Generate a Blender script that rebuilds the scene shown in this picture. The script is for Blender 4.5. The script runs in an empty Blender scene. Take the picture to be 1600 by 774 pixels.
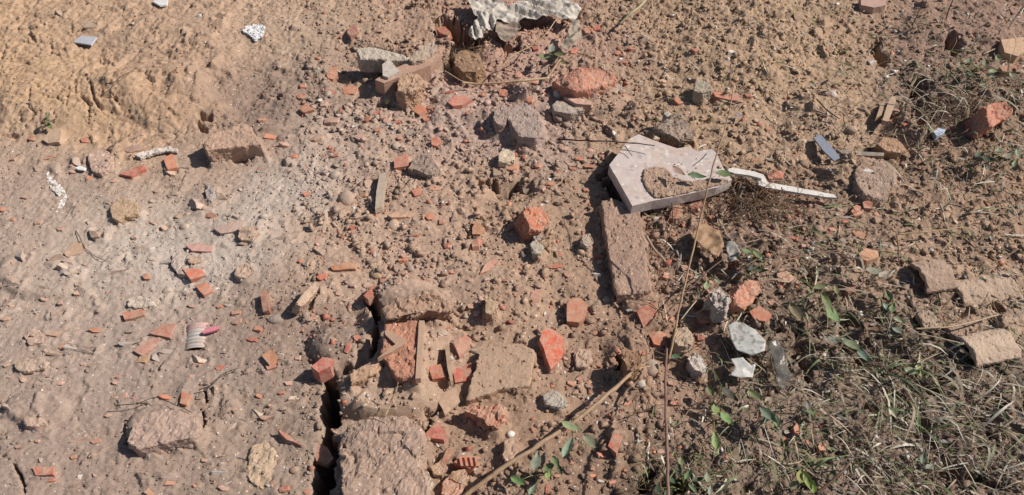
import bpy, bmesh, math, random
import numpy as np
from mathutils import Vector, Matrix, Euler, noise as mnoise

sc = bpy.context.scene
COL = sc.collection
random.seed(7)
rng = np.random.default_rng(11)
R = math.radians

# ------------------------------------------------------------------ camera, sky, sun, exposure
CAM_H, PITCH, HFOV = 1.40, R(50.0), R(66.0)
cam_d = bpy.data.cameras.new('camera')
cam_d.sensor_width = 36.0
cam_d.lens = 18.0 / math.tan(HFOV / 2)
cam_d.clip_start = 0.02
cam_d.clip_end = 500.0
cam = bpy.data.objects.new('camera', cam_d)
cam.location = (0, 0, CAM_H)
cam.rotation_euler = (math.pi / 2 - PITCH, 0, 0)
COL.objects.link(cam)
sc.camera = cam

SUN_ELEV = R(43.0)
SHADOW_DIR = Vector((-1.0, -0.16, 0)).normalized()          # where shadows fall on the ground
to_sun = Vector((-SHADOW_DIR.x * math.cos(SUN_ELEV), -SHADOW_DIR.y * math.cos(SUN_ELEV), math.sin(SUN_ELEV)))
world = bpy.data.worlds.new('World')
sc.world = world
world.use_nodes = True
wn = world.node_tree
bg = wn.nodes['Background']
sky = wn.nodes.new('ShaderNodeTexSky')
sky.sky_type = 'NISHITA'
sky.sun_disc = False
sky.sun_elevation = SUN_ELEV
sky.sun_rotation = math.atan2(to_sun.x, to_sun.y)
wn.links.new(sky.outputs[0], bg.inputs[0])
bg.inputs[1].default_value = 0.065
sun_d = bpy.data.lights.new('sun', 'SUN')
sun_d.energy = 5.0
sun_d.angle = R(0.5)
sun_d.color = (1.0, 0.95, 0.895)
sun = bpy.data.objects.new('sun', sun_d)
sun.rotation_euler = to_sun.to_track_quat('Z', 'Y').to_euler()
COL.objects.link(sun)
sc.view_settings.view_transform = 'Standard'
sc.view_settings.look = 'None'
sc.view_settings.exposure = 0.15
sc.view_settings.gamma = 1.0
sc.view_settings.use_curve_mapping = False

# ------------------------------------------------------------------ photograph pixel <-> ground
PW, PH = 1600.0, 774.0
F = (PW / 2) / math.tan(HFOV / 2)
cF = np.array([0, math.cos(PITCH), -math.sin(PITCH)])
cU = np.array([0, math.sin(PITCH), math.cos(PITCH)])

def G(u, v, z=0.0):
    a, b = (u - PW / 2) / F, -(v - PH / 2) / F
    d = np.array([a, 0, 0]) + cF + b * cU
    t = (z - CAM_H) / d[2]
    return d[0] * t, d[1] * t

def to_px(x, y, z=0.0):
    rz = z - CAM_H
    dep = y * cF[1] + rz * cF[2]
    up = y * cU[1] + rz * cU[2]
    return PW / 2 + F * x / dep, PH / 2 - F * up / dep

def px_scale(u, v):
    """pixels per metre across, and per metre away along the ground"""
    b = -(v - PH / 2) / F
    d = cF + b * cU
    t = -CAM_H / d[2]
    al = math.asin(-d[2] / np.linalg.norm(d))
    return F / t, F / t * math.sin(al) / math.cos(math.atan(b))

def lin(c):
    c = np.asarray(c, float) / 255.0
    return np.where(c <= 0.04045, c / 12.92, ((c + 0.055) / 1.055) ** 2.4)

def muted(c, k=.3, gain=1.0):
    g = .3 * c[0] + .59 * c[1] + .11 * c[2]
    return tuple(min(255, (x + (g - x) * k) * gain) for x in c)

# ------------------------------------------------------------------ numpy noise
def perlin(x, y, seed):
    r = np.random.default_rng(seed)
    N = 256
    ang = r.random((N, N)) * 2 * np.pi
    gx, gy = np.cos(ang), np.sin(ang)
    xi, yi = np.floor(x).astype(int), np.floor(y).astype(int)
    xf, yf = x - xi, y - yi
    u = xf * xf * xf * (xf * (xf * 6 - 15) + 10)
    w = yf * yf * yf * (yf * (yf * 6 - 15) + 10)
    def g(ix, iy, dx, dy):
        return gx[ix % N, iy % N] * dx + gy[ix % N, iy % N] * dy
    a = g(xi, yi, xf, yf); b = g(xi + 1, yi, xf - 1, yf)
    c = g(xi, yi + 1, xf, yf - 1); d = g(xi + 1, yi + 1, xf - 1, yf - 1)
    return ((a + u * (b - a)) * (1 - w) + (c + u * (d - c)) * w) * 1.5

def fbm(x, y, seed, octs=4, ridge=False, gain=0.5):
    s, a = 0, 1.0
    for o in range(octs):
        n = perlin(x * 2 ** o, y * 2 ** o, seed + o)
        if ridge: n = 1 - 2 * np.abs(n)
        s = s + a * n; a *= gain
    return s

def worley(x, y, seed):
    r = np.random.default_rng(seed)
    N = 256
    jx, jy, hv = r.random((N, N)), r.random((N, N)), r.random((N, N))
    xi, yi = np.floor(x).astype(int), np.floor(y).astype(int)
    f1 = np.full(x.shape, 9.0); f2 = np.full(x.shape, 9.0); cell = np.zeros(x.shape)
    for dx in (-1, 0, 1):
        for dy in (-1, 0, 1):
            a, b = (xi + dx) % N, (yi + dy) % N
            d = np.hypot(xi + dx + jx[a, b] - x, yi + dy + jy[a, b] - y)
            closer = d < f1
            f2 = np.where(closer, f1, np.minimum(f2, d))
            cell = np.where(closer, hv[a, b], cell)
            f1 = np.where(closer, d, f1)
    return f1, f2, cell

def smooth(a, b, x):
    t = np.clip((x - a) / (b - a), 0, 1)
    return t * t * (3 - 2 * t)

# ------------------------------------------------------------------ soil regions, given by their place in the photograph
# u, v, spread, sRGB colour, ruggedness, clay cracking, crumbs, litter
SOIL = [
    (60, 60, 110, (184, 140, 100), .55, .8, .30, 0), (190, 40, 110, (176, 136, 104), .6, .6, .4, 0),
    (330, 60, 90, (172, 132, 102), .6, .5, .5, 0), (110, 165, 80, (186, 140, 95), .6, 1.0, .3, 0),
    (240, 150, 80, (178, 134, 98), .65, .9, .4, 0), (200, 85, 50, (160, 132, 116), .5, .3, .5, 0),
    (385, 140, 60, (138, 114, 104), .7, .2, .9, 0), (440, 60, 70, (182, 146, 116), .4, .3, .4, 0),
    (520, 30, 70, (172, 134, 104), .5, .4, .5, 0), (490, 95, 50, (136, 112, 100), .7, .1, 1.0, 0),
    (640, 30, 80, (164, 128, 104), .7, .2, .7, 0), (820, 90, 80, (170, 128, 108), .8, 0, 1.0, .1),
    (950, 70, 50, (166, 124, 102), .8, 0, 1., .2), (1050, 40, 90, (166, 128, 96), .8, .3, .8, .35),
    (1150, 120, 100, (170, 132, 98), .8, .3, .8, .35), (1280, 80, 80, (168, 130, 96), .75, .4, .7, .35),
    (1300, 200, 80, (172, 134, 102), .75, .3, .8, .35), (1460, 50, 80, (150, 116, 96), .4, .1, .5, .3),
    (1560, 40, 60, (144, 110, 92), .5, .1, .5, .4), (1440, 160, 60, (122, 99, 84), 1.0, 0, .8, 1.2),
    (1560, 170, 70, (136, 108, 88), .9, 0, .7, 1.1), (1460, 250, 80, (142, 110, 88), .85, 0, .8, .7),
    (1540, 330, 90, (160, 122, 92), .75, .3, .9, .6), (1440, 400, 80, (164, 126, 98), .75, .2, 1., .5),
    (1560, 470, 60, (160, 130, 106), .7, 0, .9, .4), (1300, 380, 70, (150, 118, 96), 1.0, 0, 1., .9),
    (1200, 330, 70, (146, 112, 90), 1.0, 0, 1., .6), (1200, 430, 60, (134, 106, 88), 1.0, 0, .9, 1.0),
    (1300, 490, 70, (130, 105, 86), 1.0, 0, .9, 1.2), (1420, 540, 70, (126, 103, 86), .9, 0, .8, 1.2),
    (1300, 640, 90, (132, 108, 90), .9, 0, .9, 1.2), (1480, 660, 100, (124, 102, 86), .9, 0, .8, 1.3),
    (1180, 700, 80, (138, 112, 94), .9, 0, .9, 1.0), (1400, 740, 90, (128, 105, 88), .9, 0, .8, 1.2),
    (1060, 640, 70, (150, 116, 94), .9, 0, 1., .5), (1070, 740, 60, (114, 92, 72), .9, 0, .8, 1.0),
    (60, 260, 70, (184, 154, 136), .3, .1, .5, 0), (60, 380, 90, (186, 158, 140), .22, .2, .4, 0),
    (200, 300, 80, (180, 150, 130), .35, .1, .6, 0), (330, 270, 70, (176, 144, 124), .4, .1, .7, 0),
    (280, 380, 75, (204, 186, 172), .4, 0, .8, 0), (440, 320, 60, (196, 176, 162), .5, 0, .9, 0),
    (160, 400, 50, (198, 180, 166), .35, 0, .7, 0), (120, 500, 100, (182, 156, 140), .28, .2, .5, 0),
    (60, 620, 100, (176, 148, 132), .25, .35, .4, 0), (250, 600, 100, (172, 146, 132), .32, .3, .6, 0),
    (160, 720, 100, (168, 140, 124), .3, .35, .5, 0), (380, 680, 100, (168, 140, 122), .35, .3, .7, 0),
    (380, 460, 70, (176, 146, 128), .45, 0, .8, 0), (460, 520, 60, (158, 130, 114), .55, 0, .9, 0),
    (560, 380, 80, (172, 138, 114), .65, 0, 1.0, 0), (520, 250, 60, (170, 142, 124), .65, 0, 1., 0),
    (650, 260, 70, (166, 134, 112), .75, 0, 1., 0), (740, 190, 70, (168, 136, 122), .75, 0, 1.0, 0),
    (840, 200, 60, (160, 132, 118), .8, 0, 1., 0), (700, 390, 80, (170, 134, 110), .65, 0, 1.0, 0),
    (820, 290, 60, (158, 124, 98), .9, 0, 1.0, .1), (950, 180, 60, (164, 126, 98), .85, 0, 1., .2),
    (900, 330, 60, (162, 124, 96), .7, 0, 1., .05), (780, 470, 80, (166, 130, 104), .55, 0, 1.0, 0),
    (880, 440, 60, (162, 124, 96), .6, 0, .9, 0), (600, 620, 60, (168, 136, 112), .4, 0, .8, 0),
    (800, 640, 80, (160, 124, 98), .5, .1, .8, 0), (920, 590, 70, (156, 118, 92), .6, 0, .9, .1),
    (900, 720, 60, (140, 108, 86), .9, 0, 1., .3), (1000, 520, 50, (150, 114, 90), .8, 0, 1., .2),
    (1060, 400, 60, (150, 116, 94), 1.0, 0, 1., .5), (740, 730, 50, (148, 116, 94), .7, 0, 1., .1),
    (660, 450, 60, (160, 130, 112), .5, 0, .9, 0),
]
_su = np.array([[s[0], s[1]] for s in SOIL], float)
_ss = np.array([s[2] for s in SOIL], float)
_sv = np.array([list(lin(muted(s[3], .36 if s[3][0] - s[3][2] > 62 else (.2 if s[0] < 470 else .28))) * ((.86, .86, .82) if s[0] < 470 and s[3][0] - s[3][2] < 58 else (1.09, 1.07, 1.02))) + list(s[4:8]) for s in SOIL])

def soil_at(x, y):
    """colour (linear) 0:3, ruggedness 3, clay 4, crumbs 5, litter 6"""
    x = np.asarray(x, float); y = np.asarray(y, float)
    u, v = to_px(x, np.maximum(y, -.3))
    u = np.clip(u, -200, 1800) + 40 * fbm(x * 5, y * 5, 91, 4)
    v = np.clip(v, -80, 860) + 30 * fbm(x * 5 + 31, y * 5, 97, 4)
    num = np.zeros(x.shape + (7,)); den = np.zeros(x.shape)
    for k in range(len(SOIL)):
        w = np.exp(-0.5 * (((u - _su[k, 0]) ** 2 + ((v - _su[k, 1]) * 1.25) ** 2) / (_ss[k] * .8) ** 2)) + 1e-12
        num += w[..., None] * _sv[k]; den += w
    return num / den[..., None]

# ------------------------------------------------------------------ ground heights
x_top, y_top = G(1600, 0); _, y_bot = G(800, 774)
XF, Y0, Y1 = x_top + 0.22, y_bot - 0.14, y_top + 0.22
def grow(start, step, end):
    out, s, p = [], step, start
    while p < end:
        s *= 1.35; p += s; out.append(p)
    return np.array(out)
xs = np.arange(-XF, XF, 0.0032)
n_y = 640
tt = np.linspace(0, 1, n_y)
ys = Y0 + (Y1 - Y0) * (0.70 * tt + 0.30 * tt * tt)
out_x = grow(xs[-1], .0032, 40)
xs = np.concatenate([-out_x[::-1] + (xs[0] + xs[-1]), xs, out_x])
ys_hi = grow(ys[-1], .004, 60); ys_lo = -grow(-ys[0], .003, 30)
ys = np.concatenate([ys_lo[::-1], ys, ys_hi])
ix0, iy0 = len(out_x), len(ys_lo)
ix1, iy1 = len(xs) - len(out_x), len(ys) - len(ys_hi)
X, Y = np.meshgrid(xs[ix0:ix1], ys[iy0:iy1], indexing='ij')
S = soil_at(X, Y)
U, V = to_px(X, Y)
rug, clay = S[..., 3] * np.where(S[..., 6] > .6, .85, .72), S[..., 4]
Hm = 0.012 * fbm(X * 2.2, Y * 2.2, 3, 3) + 0.010 * fbm(X * 7, Y * 7, 13, 3) * (0.18 + rug)

def mound(u, v, ru, rv, h, rot=0, p=2):
    du, dv = U - u, V - v
    c, s = math.cos(R(rot)), math.sin(R(rot))
    a, b = (du * c + dv * s) / ru, (-du * s + dv * c) / rv
    wob = 1 + .25 * perlin(X * 18, Y * 18, int(u + v) % 97)
    q = np.clip(1 - (a * a + b * b) ** (p / 2) * wob, 0, 1)
    return h * smooth(0, .9, q)

for m in [(600, 622, 95, 45, .035, 0, 4), (630, 520, 75, 90, .025, 0, 4), (530, 545, 55, 45, .03), (985, 560, 45, 60, .02), (640, 468, 75, 30, .02),
          (90, 150, 160, 60, .03), (250, 150, 90, 55, .03), (330, 120, 80, 70, .02), (60, 430, 70, 40, .012, 0, 5),
          (60, 640, 55, 28, .012, 0, 5), (255, 668, 62, 36, .02, -8, 5), (800, 195, 60, 30, .025), (730, 170, 70, 35, .015),
          (930, 160, 60, 25, .02), (1180, 300, 60, 45, .012), (1150, 80, 160, 60, .02), (1300, 190, 90, 60, .02), (1500, 40, 110, 50, .025),
          (1420, 205, 45, 30, .02), (780, 470, 80, 60, .012), (560, 110, 60, 50, -.02), (800, 300, 45, 20, -.02), (1330, 270, 60, 30, .025),
          (1000, 250, 60, 30, -.01), (370, 130, 60, 45, -.01), (1060, 600, 70, 60, -.012), (1300, 560, 120, 80, -.015)]:
    Hm += mound(*m)

# clods of soil pressed into the surface: irregular, faceted humps
H = Hm.copy()
xg, yg = xs[ix0:ix1], ys[iy0:iy1]
def stamp(cx, cy, r, h, facets, seed):
    i0, i1 = np.searchsorted(xg, (cx - 2 * r, cx + 2 * r)); j0, j1 = np.searchsorted(yg, (cy - 2 * r, cy + 2 * r))
    if i1 - i0 < 2 or j1 - j0 < 2: return
    q = np.random.default_rng(seed)
    rot = q.random() * 6.3; asp = q.uniform(.9, 1.7)
    dx, dy = X[i0:i1, j0:j1] - cx, Y[i0:i1, j0:j1] - cy
    px, py = (dx * math.cos(rot) + dy * math.sin(rot)) / (r * asp), (-dx * math.sin(rot) + dy * math.cos(rot)) / r * asp
    ta, tm = q.random() * 6.3, q.uniform(.1, .75)
    z = .75 + tm * (px * math.cos(ta) + py * math.sin(ta))
    tb = ta + q.uniform(.8, 2.2)
    z = np.minimum(z, .9 + .9 * (px * math.cos(tb) + py * math.sin(tb)))
    a0 = q.random() * 6.3
    for k in range(facets):
        a = a0 + 6.283 * (k + q.uniform(-.3, .3)) / facets
        z = np.minimum(z, q.uniform(2.2, 6) * (q.uniform(.75, 1.1) - px * math.cos(a) - py * math.sin(a)))
    b = Hm[i0:i1, j0:j1] - .35 * h
    H[i0:i1, j0:j1] = np.where(z > 0, np.maximum(H[i0:i1, j0:j1], b + h * z), H[i0:i1, j0:j1])

n_st = 5600
sx, sy = rng.uniform(-XF, XF, n_st * 3), rng.uniform(Y0, Y1, n_st * 3)
ss = soil_at(sx, sy)
keep = rng.random(n_st * 3) < np.clip(ss[:, 3] ** 1.3 * .85, .3, 1) * smooth(-.55, .5, fbm(sx * 7, sy * 7, 301, 2))
for k in np.nonzero(keep)[0][:n_st]:
    r = 0.0065 * math.exp(rng.exponential(.5)); r = min(r, .03)
    stamp(sx[k], sy[k], r, r * rng.uniform(.5, 1.2) * (.3 + .7 * ss[k, 3]), int(rng.integers(3, 7)), int(k))

# clay breaking up along cracks
wx, wy = X + .02 * fbm(X * 12, Y * 12, 41, 3), Y + .02 * fbm(X * 12 + 9, Y * 12, 43, 3)
f1, f2, cell = worley(wx * 9, wy * 13, 5)
crack = 1 - smooth(0, .10, f2 - f1)
gate = smooth(-.05, .35, fbm(X * 4 + 7, Y * 4, 59, 3))
H += clay * (.007 * (cell - .5) - .010 * crack * gate)
f1, f2, cell = worley(wx * 30, wy * 38, 8)
H += (.15 + clay + .5 * rug) * (.0035 * (cell - .5) - .004 * (1 - smooth(0, .14, f2 - f1)) * smooth(-.3, .3, fbm(X * 8, Y * 8, 63, 2)))
def facets(scale, amp, seed, warp=.25):
    # blocky soil: every cell is a small tilted plate
    wx_, wy_ = X * scale + warp * fbm(X * scale * 1.3, Y * scale * 1.3, seed + 50, 2), Y * scale * 1.15 + warp * fbm(X * scale * 1.3 + 5, Y * scale * 1.3, seed + 60, 2)
    r = np.random.default_rng(seed); NN = 256
    jx, jy, hv, tx, ty = (r.random((NN, NN)) for _ in range(5))
    xi, yi = np.floor(wx_).astype(int), np.floor(wy_).astype(int)
    best = np.full(X.shape, 9.0); out = np.zeros(X.shape)
    for dx in (-1, 0, 1):
        for dy in (-1, 0, 1):
            a, b = (xi + dx) % NN, (yi + dy) % NN
            px, py = wx_ - (xi + dx + jx[a, b]), wy_ - (yi + dy + jy[a, b])
            d = np.hypot(px, py); c = d < best
            out = np.where(c, hv[a, b] ** 2 - .33 + 1.5 * (tx[a, b] - .5) * px + 1.5 * (ty[a, b] - .5) * py, out)
            best = np.where(c, d, best)
    return amp * out
H += (.17 + .83 * rug) * (facets(34, .011, 201) * smooth(-.3, .5, fbm(X * 6, Y * 6, 221, 2)) + facets(75, .0055, 203)) + (.32 + .7 * rug) * facets(140, .0026, 205) + .25 * facets(230, .0018, 207)
# crumbly relief, with overhanging dark pockets where the soil is rough
H += (.03 + rug) * .0026 * fbm(X * 32, Y * 32, 21, 3) + (.1 + .9 * rug) * .0012 * fbm(X * 95, Y * 95, 27, 3, gain=.7)
pit = smooth(.42, .75, fbm(X * 22, Y * 26, 71, 3)) * np.clip(rug - .45, 0, 1)
H -= .018 * pit
pit2 = smooth(.35, .8, fbm(X * 14, Y * 14, 75, 3)) * smooth(.75, 1.1, S[..., 6])
H -= .022 * pit2
rib = fbm(X * 20 + Y * 14, Y * 30, 83, 4, ridge=True)
H += .003 * np.clip(clay - .4, 0, 1) * np.clip(rib, -1, 1)

def seg_dist(pts):
    d = np.full(U.shape, 1e9); along = np.zeros(U.shape)
    acc, tot = 0.0, sum(math.dist(pts[i], pts[i + 1]) for i in range(len(pts) - 1))
    for (a, b), (c, e) in zip(pts[:-1], pts[1:]):
        L2 = (c - a) ** 2 + (e - b) ** 2 + 1e-9
        t = np.clip(((U - a) * (c - a) + (V - b) * (e - b)) / L2, 0, 1)
        dd = np.hypot(U - a - t * (c - a), V - b - t * (e - b))
        along = np.where(dd < d, (acc + t * math.sqrt(L2)) / tot, along)
        d = np.minimum(d, dd); acc += math.sqrt(L2)
    return d, along

wob = 1 + .5 * fbm(X * 25, Y * 25, 101, 3)
fine_w = 1.3 * fbm(X * 42, Y * 42, 109, 4, gain=.65)
CUTS = [  # polyline, half width px, depth m: cracks and hollows that show black; some only stand in for cast shadows
    ([(497, 774), (500, 735), (505, 700), (517, 660), (522, 640), (516, 600), (508, 590)], 15, .11),
    ([(505, 774), (510, 740), (520, 690)], 17, .11),
    ([(512, 640), (512, 605)], 11, .10),
    ([(585, 478), (588, 500), (592, 515), (586, 545), (582, 562)], 9, .08),
    ([(578, 470), (590, 495)], 13, .08),
    ([(600, 583), (625, 598), (640, 598)], 8, .05),
    ([(545, 580), (520, 595)], 6, .04),
    ([(745, 600), (742, 622)], 6, .03), ([(672, 650), (668, 672)], 8, .035), ([(760, 655), (775, 668)], 8, .03),
    ([(696, 40), (716, 58), (738, 62)], 22, .13), ([(722, 62), (742, 70)], 15, .10), ([(800, 42), (850, 36)], 7, .03),
    ([(790, 78), (808, 70)], 12, .05), ([(876, 68), (884, 55)], 9, .04),  # the first pit is dug to stand in for a shadow
    ([(698, 103), (722, 100)], 14, .06), ([(590, 165), (612, 168)], 9, .03),
    ([(955, 285), (968, 305)], 14, .05), ([(935, 275), (955, 262)], 8, .04), ([(1062, 225), (1085, 232)], 10, .02),
    ([(770, 285), (752, 287)], 11, .04), ([(780, 300), (795, 295), (815, 278)], 6, .03), ([(800, 345), (818, 350)], 10, .02),  # the last is sunk where the orange brick's shadow falls
    ([(770, 62), (785, 62)], 6, .03), ([(1370, 70), (1380, 95)], 13, .06), ([(1480, 72), (1495, 75)], 12, .06), ([(1440, 150), (1455, 175)], 16, .05),
    ([(1515, 180), (1530, 205)], 16, .04), ([(1425, 180), (1435, 200)], 14, .06), ([(1440, 130), (1425, 150)], 12, .05),  # the first is a hollow shaped to the red lump's shadow
    ([(1380, 235), (1400, 240)], 8, .03), ([(1365, 232), (1380, 240)], 8, .03),
    ([(1438, 432), (1465, 440)], 8, .04), ([(1432, 498), (1442, 512)], 8, .04), ([(1505, 548), (1540, 558)], 8, .04), ([(1560, 477), (1566, 480)], 9, .06),
    ([(1500, 492), (1525, 488)], 5, .03), ([(1085, 475), (1115, 488)], 14, .05), ([(1185, 500), (1215, 515)], 9, .04), ([(1130, 390), (1145, 420)], 8, .04),
    ([(1260, 440), (1270, 455)], 12, .05), ([(1285, 465), (1300, 470)], 10, .04), ([(1200, 395), (1185, 410)], 10, .04), ([(965, 560), (972, 580)], 10, .05),
    ([(1010, 620), (1005, 700)], 6, .02), ([(1150, 290), (1165, 300)], 10, .05), ([(1180, 275), (1195, 282)], 9, .05), ([(1245, 360), (1250, 365)], 8, .04),  # the first groove traces the reddish stem's cast shadow
    ([(1040, 755), (1090, 770)], 14, .05), ([(1000, 760), (1020, 740)], 14, .05), ([(1330, 540), (1350, 560)], 14, .04), ([(1250, 560), (1265, 590)], 12, .04),
    ([(1430, 600), (1460, 610)], 12, .04), ([(1365, 650), (1350, 640)], 9, .04), ([(1455, 690), (1440, 670)], 12, .04), ([(1520, 740), (1570, 760)], 10, .04),
    ([(5, 462), (25, 468), (38, 466)], 2.2, .012), ([(18, 482), (26, 500)], 2.5, .012), ([(195, 660), (196, 690), (206, 702)], 3, .02),
    ([(8, 640), (15, 620)], 2.5, .012), ([(70, 655), (76, 640)], 2.5, .012), ([(314, 640), (318, 655), (312, 672)], 4.5, .03), ([(318, 605), (322, 630)], 4, .025),
    ([(0, 710), (20, 722), (35, 752), (40, 774)], 3.5, .02), ([(0, 678), (25, 682), (34, 690)], 2, .01), ([(20, 724), (36, 748)], 3, .015),
    ([(264, 400), (268, 412), (276, 425)], 3, .02), ([(318, 290), (322, 308), (332, 318)], 3, .02), ([(280, 445), (279, 452)], 4, .02),
    ([(0, 210), (40, 212), (75, 206)], 3, .02), ([(310, 195), (322, 205)], 6, .03), ([(315, 182), (328, 184)], 6, .03), ([(270, 715), (282, 705)], 2, .01),
    ([(145, 690), (118, 650)], 1.8, .008), ([(400, 590), (350, 580), (330, 600), (296, 618)], 1.8, .01), ([(108, 680), (118, 695)], 1.8, .008),
    ([(240, 600), (225, 610), (150, 640)], 1.6, .006), ([(148, 140), (152, 165), (165, 185)], 2.5, .012), ([(160, 165), (190, 170)], 2.5, .012),
    ([(55, 150), (50, 175), (62, 188)], 2, .01), ([(130, 160), (145, 175), (142, 190)], 2.5, .012), ([(185, 165), (190, 172)], 4, .02),
    ([(430, 145), (440, 150)], 4, .02), ([(300, 10), (292, 18)], 4, .02), ([(335, 55), (338, 68)], 4, .02),
    ([(775, 730), (830, 690), (890, 655)], 3, .008), ([(595, 480), (640, 462)], 3, .015), ([(640, 490), (662, 494)], 4, .02), ([(672, 445), (695, 440)], 2, .008),  # the first groove follows the shadow of the fallen stalk
    ([(740, 640), (735, 665)], 3, .012), ([(757, 690), (762, 670)], 1.8, .01), ([(695, 610), (690, 640), (668, 655)], 4, .02),
]
for pts, w, dep in CUTS:
    d, al = seg_dist(pts)
    taper = .35 + .65 * smooth(0, .25, al) * (1 - smooth(.8, 1, al)) if w < 6 else 1.0
    ww = w * taper * np.clip(wob, .4, 1.7)
    H -= dep * (1 - smooth((.3 if dep > .09 and pts[0][1] > 400 else .08) if w > 7 else .5, 1.05, d / np.maximum(ww, .3) + (.34 if w > 7 else .18) * fine_w))

hair = np.abs(fbm(X * 9 + .4 * Y, Y * 11, 501, 4))
side_l = smooth(520, 380, U) * smooth(200, 260, V)
H -= side_l * .006 * (1 - smooth(.0, .035, hair)) * smooth(.0, .4, fbm(X * 5, Y * 5, 511, 2))
# bed the big pieces: the ground is pressed down where they lie
def in_poly(u, v, poly):
    inside = np.zeros(np.shape(u), bool)
    n = len(poly)
    for i in range(n):
        (x1, y1), (x2, y2) = poly[i][:2], poly[(i + 1) % n][:2]
        if y1 == y2: continue
        c = ((y1 > v) != (y2 > v)) & (u < (x2 - x1) * (v - y1) / (y2 - y1) + x1)
        inside ^= c
    return inside

BEDS = []
def bed(poly, drop=.004):
    BEDS.append(poly)
    m = in_poly(U, V, poly)
    if m.any():
        H[m] = np.minimum(H[m], Hm[m] - drop)

def ground_z(x, y):
    """bilinear height of the ground"""
    i = int(np.clip(np.searchsorted(xg, x) - 1, 0, len(xg) - 2)); j = int(np.clip(np.searchsorted(yg, y) - 1, 0, len(yg) - 2))
    a = min(max((x - xg[i]) / (xg[i + 1] - xg[i]), 0), 1); b = min(max((y - yg[j]) / (yg[j + 1] - yg[j]), 0), 1)
    return float((H[i, j] * (1 - a) + H[i + 1, j] * a) * (1 - b) + (H[i, j + 1] * (1 - a) + H[i + 1, j + 1] * a) * b)

def base_z(x, y):
    i = int(np.clip(np.searchsorted(xg, x), 0, len(xg) - 1)); j = int(np.clip(np.searchsorted(yg, y), 0, len(yg) - 1))
    return float(Hm[i, j])

def GP(u, v, lift=0.0, smooth_base=False):
    z = 0.0
    for _ in range(4):
        x, y = G(u, v, z + lift)
        z = base_z(x, y) if smooth_base else ground_z(x, y)
    return Vector((x, y, z + lift))

# ------------------------------------------------------------------ materials
def new_mat(name):
    m = bpy.data.materials.new(name); m.use_nodes = True
    nt = m.node_tree
    return m, nt, nt.nodes, nt.links, nt.nodes['Principled BSDF']

def N(nt, t, **kw):
    n = nt.nodes.new(t)
    for k, v in kw.items():
        if isinstance(k, str) and k.startswith('i_'): n.inputs[k[2:]].default_value = v
        else: setattr(n, k, v)
    return n

def mixc(nt, a, b, fac, blend='MIX'):
    m = nt.nodes.new('ShaderNodeMix'); m.data_type = 'RGBA'; m.blend_type = blend
    for sock, val in ((m.inputs[6], a), (m.inputs[7], b), (m.inputs[0], fac)):
        if hasattr(val, 'links') or hasattr(val, 'is_linked'): nt.links.new(val, sock)
        elif isinstance(val, (tuple, list)): sock.default_value = (*val, 1)
        else: sock.default_value = val
    return m.outputs[2]

def ramp(nt, src, p0, p1, v0=0.0, v1=1.0):
    r = nt.nodes.new('ShaderNodeMapRange'); r.interpolation_type = 'SMOOTHSTEP'
    r.inputs[1].default_value = p0; r.inputs[2].default_value = p1; r.inputs[3].default_value = v0; r.inputs[4].default_value = v1
    nt.links.new(src, r.inputs[0]); return r.outputs[0]

def noise_n(nt, vec, scale, detail=3, rough=.6):
    n = N(nt, 'ShaderNodeTexNoise', i_Scale=scale, i_Detail=detail, i_Roughness=rough)
    nt.links.new(vec, n.inputs['Vector']); return n.outputs[0]

def grey(nt, fac, lo, hi):
    r = nt.nodes.new('ShaderNodeMapRange'); r.inputs[3].default_value = lo; r.inputs[4].default_value = hi
    r.inputs[1].default_value = .25; r.inputs[2].default_value = .75
    nt.links.new(fac, r.inputs[0])
    c = nt.nodes.new('ShaderNodeCombineColor')
    for i in range(3): nt.links.new(r.outputs[0], c.inputs[i])
    return c.outputs[0]

def bump(nt, bsdf, h, strength, dist):
    b = nt.nodes.new('ShaderNodeBump'); b.inputs['Strength'].default_value = strength; b.inputs['Distance'].default_value = dist
    nt.links.new(h, b.inputs['Height']); nt.links.new(b.outputs[0], bsdf.inputs['Normal'])

def soil_material():
    m, nt, nd, lk, bs = new_mat('soil')
    at = N(nt, 'ShaderNodeAttribute', attribute_name='soil')
    geo = N(nt, 'ShaderNodeNewGeometry')
    P = geo.outputs['Position']
    c = mixc(nt, at.outputs[0], grey(nt, noise_n(nt, P, 420, 3, .7), .66, 1.27), 1.0, 'MULTIPLY')
    c = mixc(nt, c, grey(nt, noise_n(nt, P, 45, 4, .6), .84, 1.13), 1.0, 'MULTIPLY')
    v = N(nt, 'ShaderNodeTexVoronoi', i_Scale=210.0); lk.new(P, v.inputs['Vector'])
    sep = N(nt, 'ShaderNodeSeparateColor'); lk.new(v.outputs['Color'], sep.inputs[0])
    spot = N(nt, 'ShaderNodeMath', operation='MULTIPLY')
    lk.new(ramp(nt, v.outputs['Distance'], .42, .25), spot.inputs[0])
    lk.new(ramp(nt, sep.outputs[0], .955, .965), spot.inputs[1])
    c = mixc(nt, c, tuple(lin((205, 190, 178))), spot.outputs[0])
    spot2 = N(nt, 'ShaderNodeMath', operation='MULTIPLY')
    lk.new(ramp(nt, v.outputs['Distance'], .5, .3), spot2.inputs[0])
    lk.new(ramp(nt, sep.outputs[1], .975, .985), spot2.inputs[1])
    c = mixc(nt, c, tuple(lin((172, 124, 102))), spot2.outputs[0])
    lk.new(c, bs.inputs['Base Color'])
    bs.inputs['Roughness'].default_value = .95
    bs.inputs['Specular IOR Level'].default_value = .15
    bump(nt, bs, noise_n(nt, P, 330, 4, .7), .8, .0016)
    return m

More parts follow.
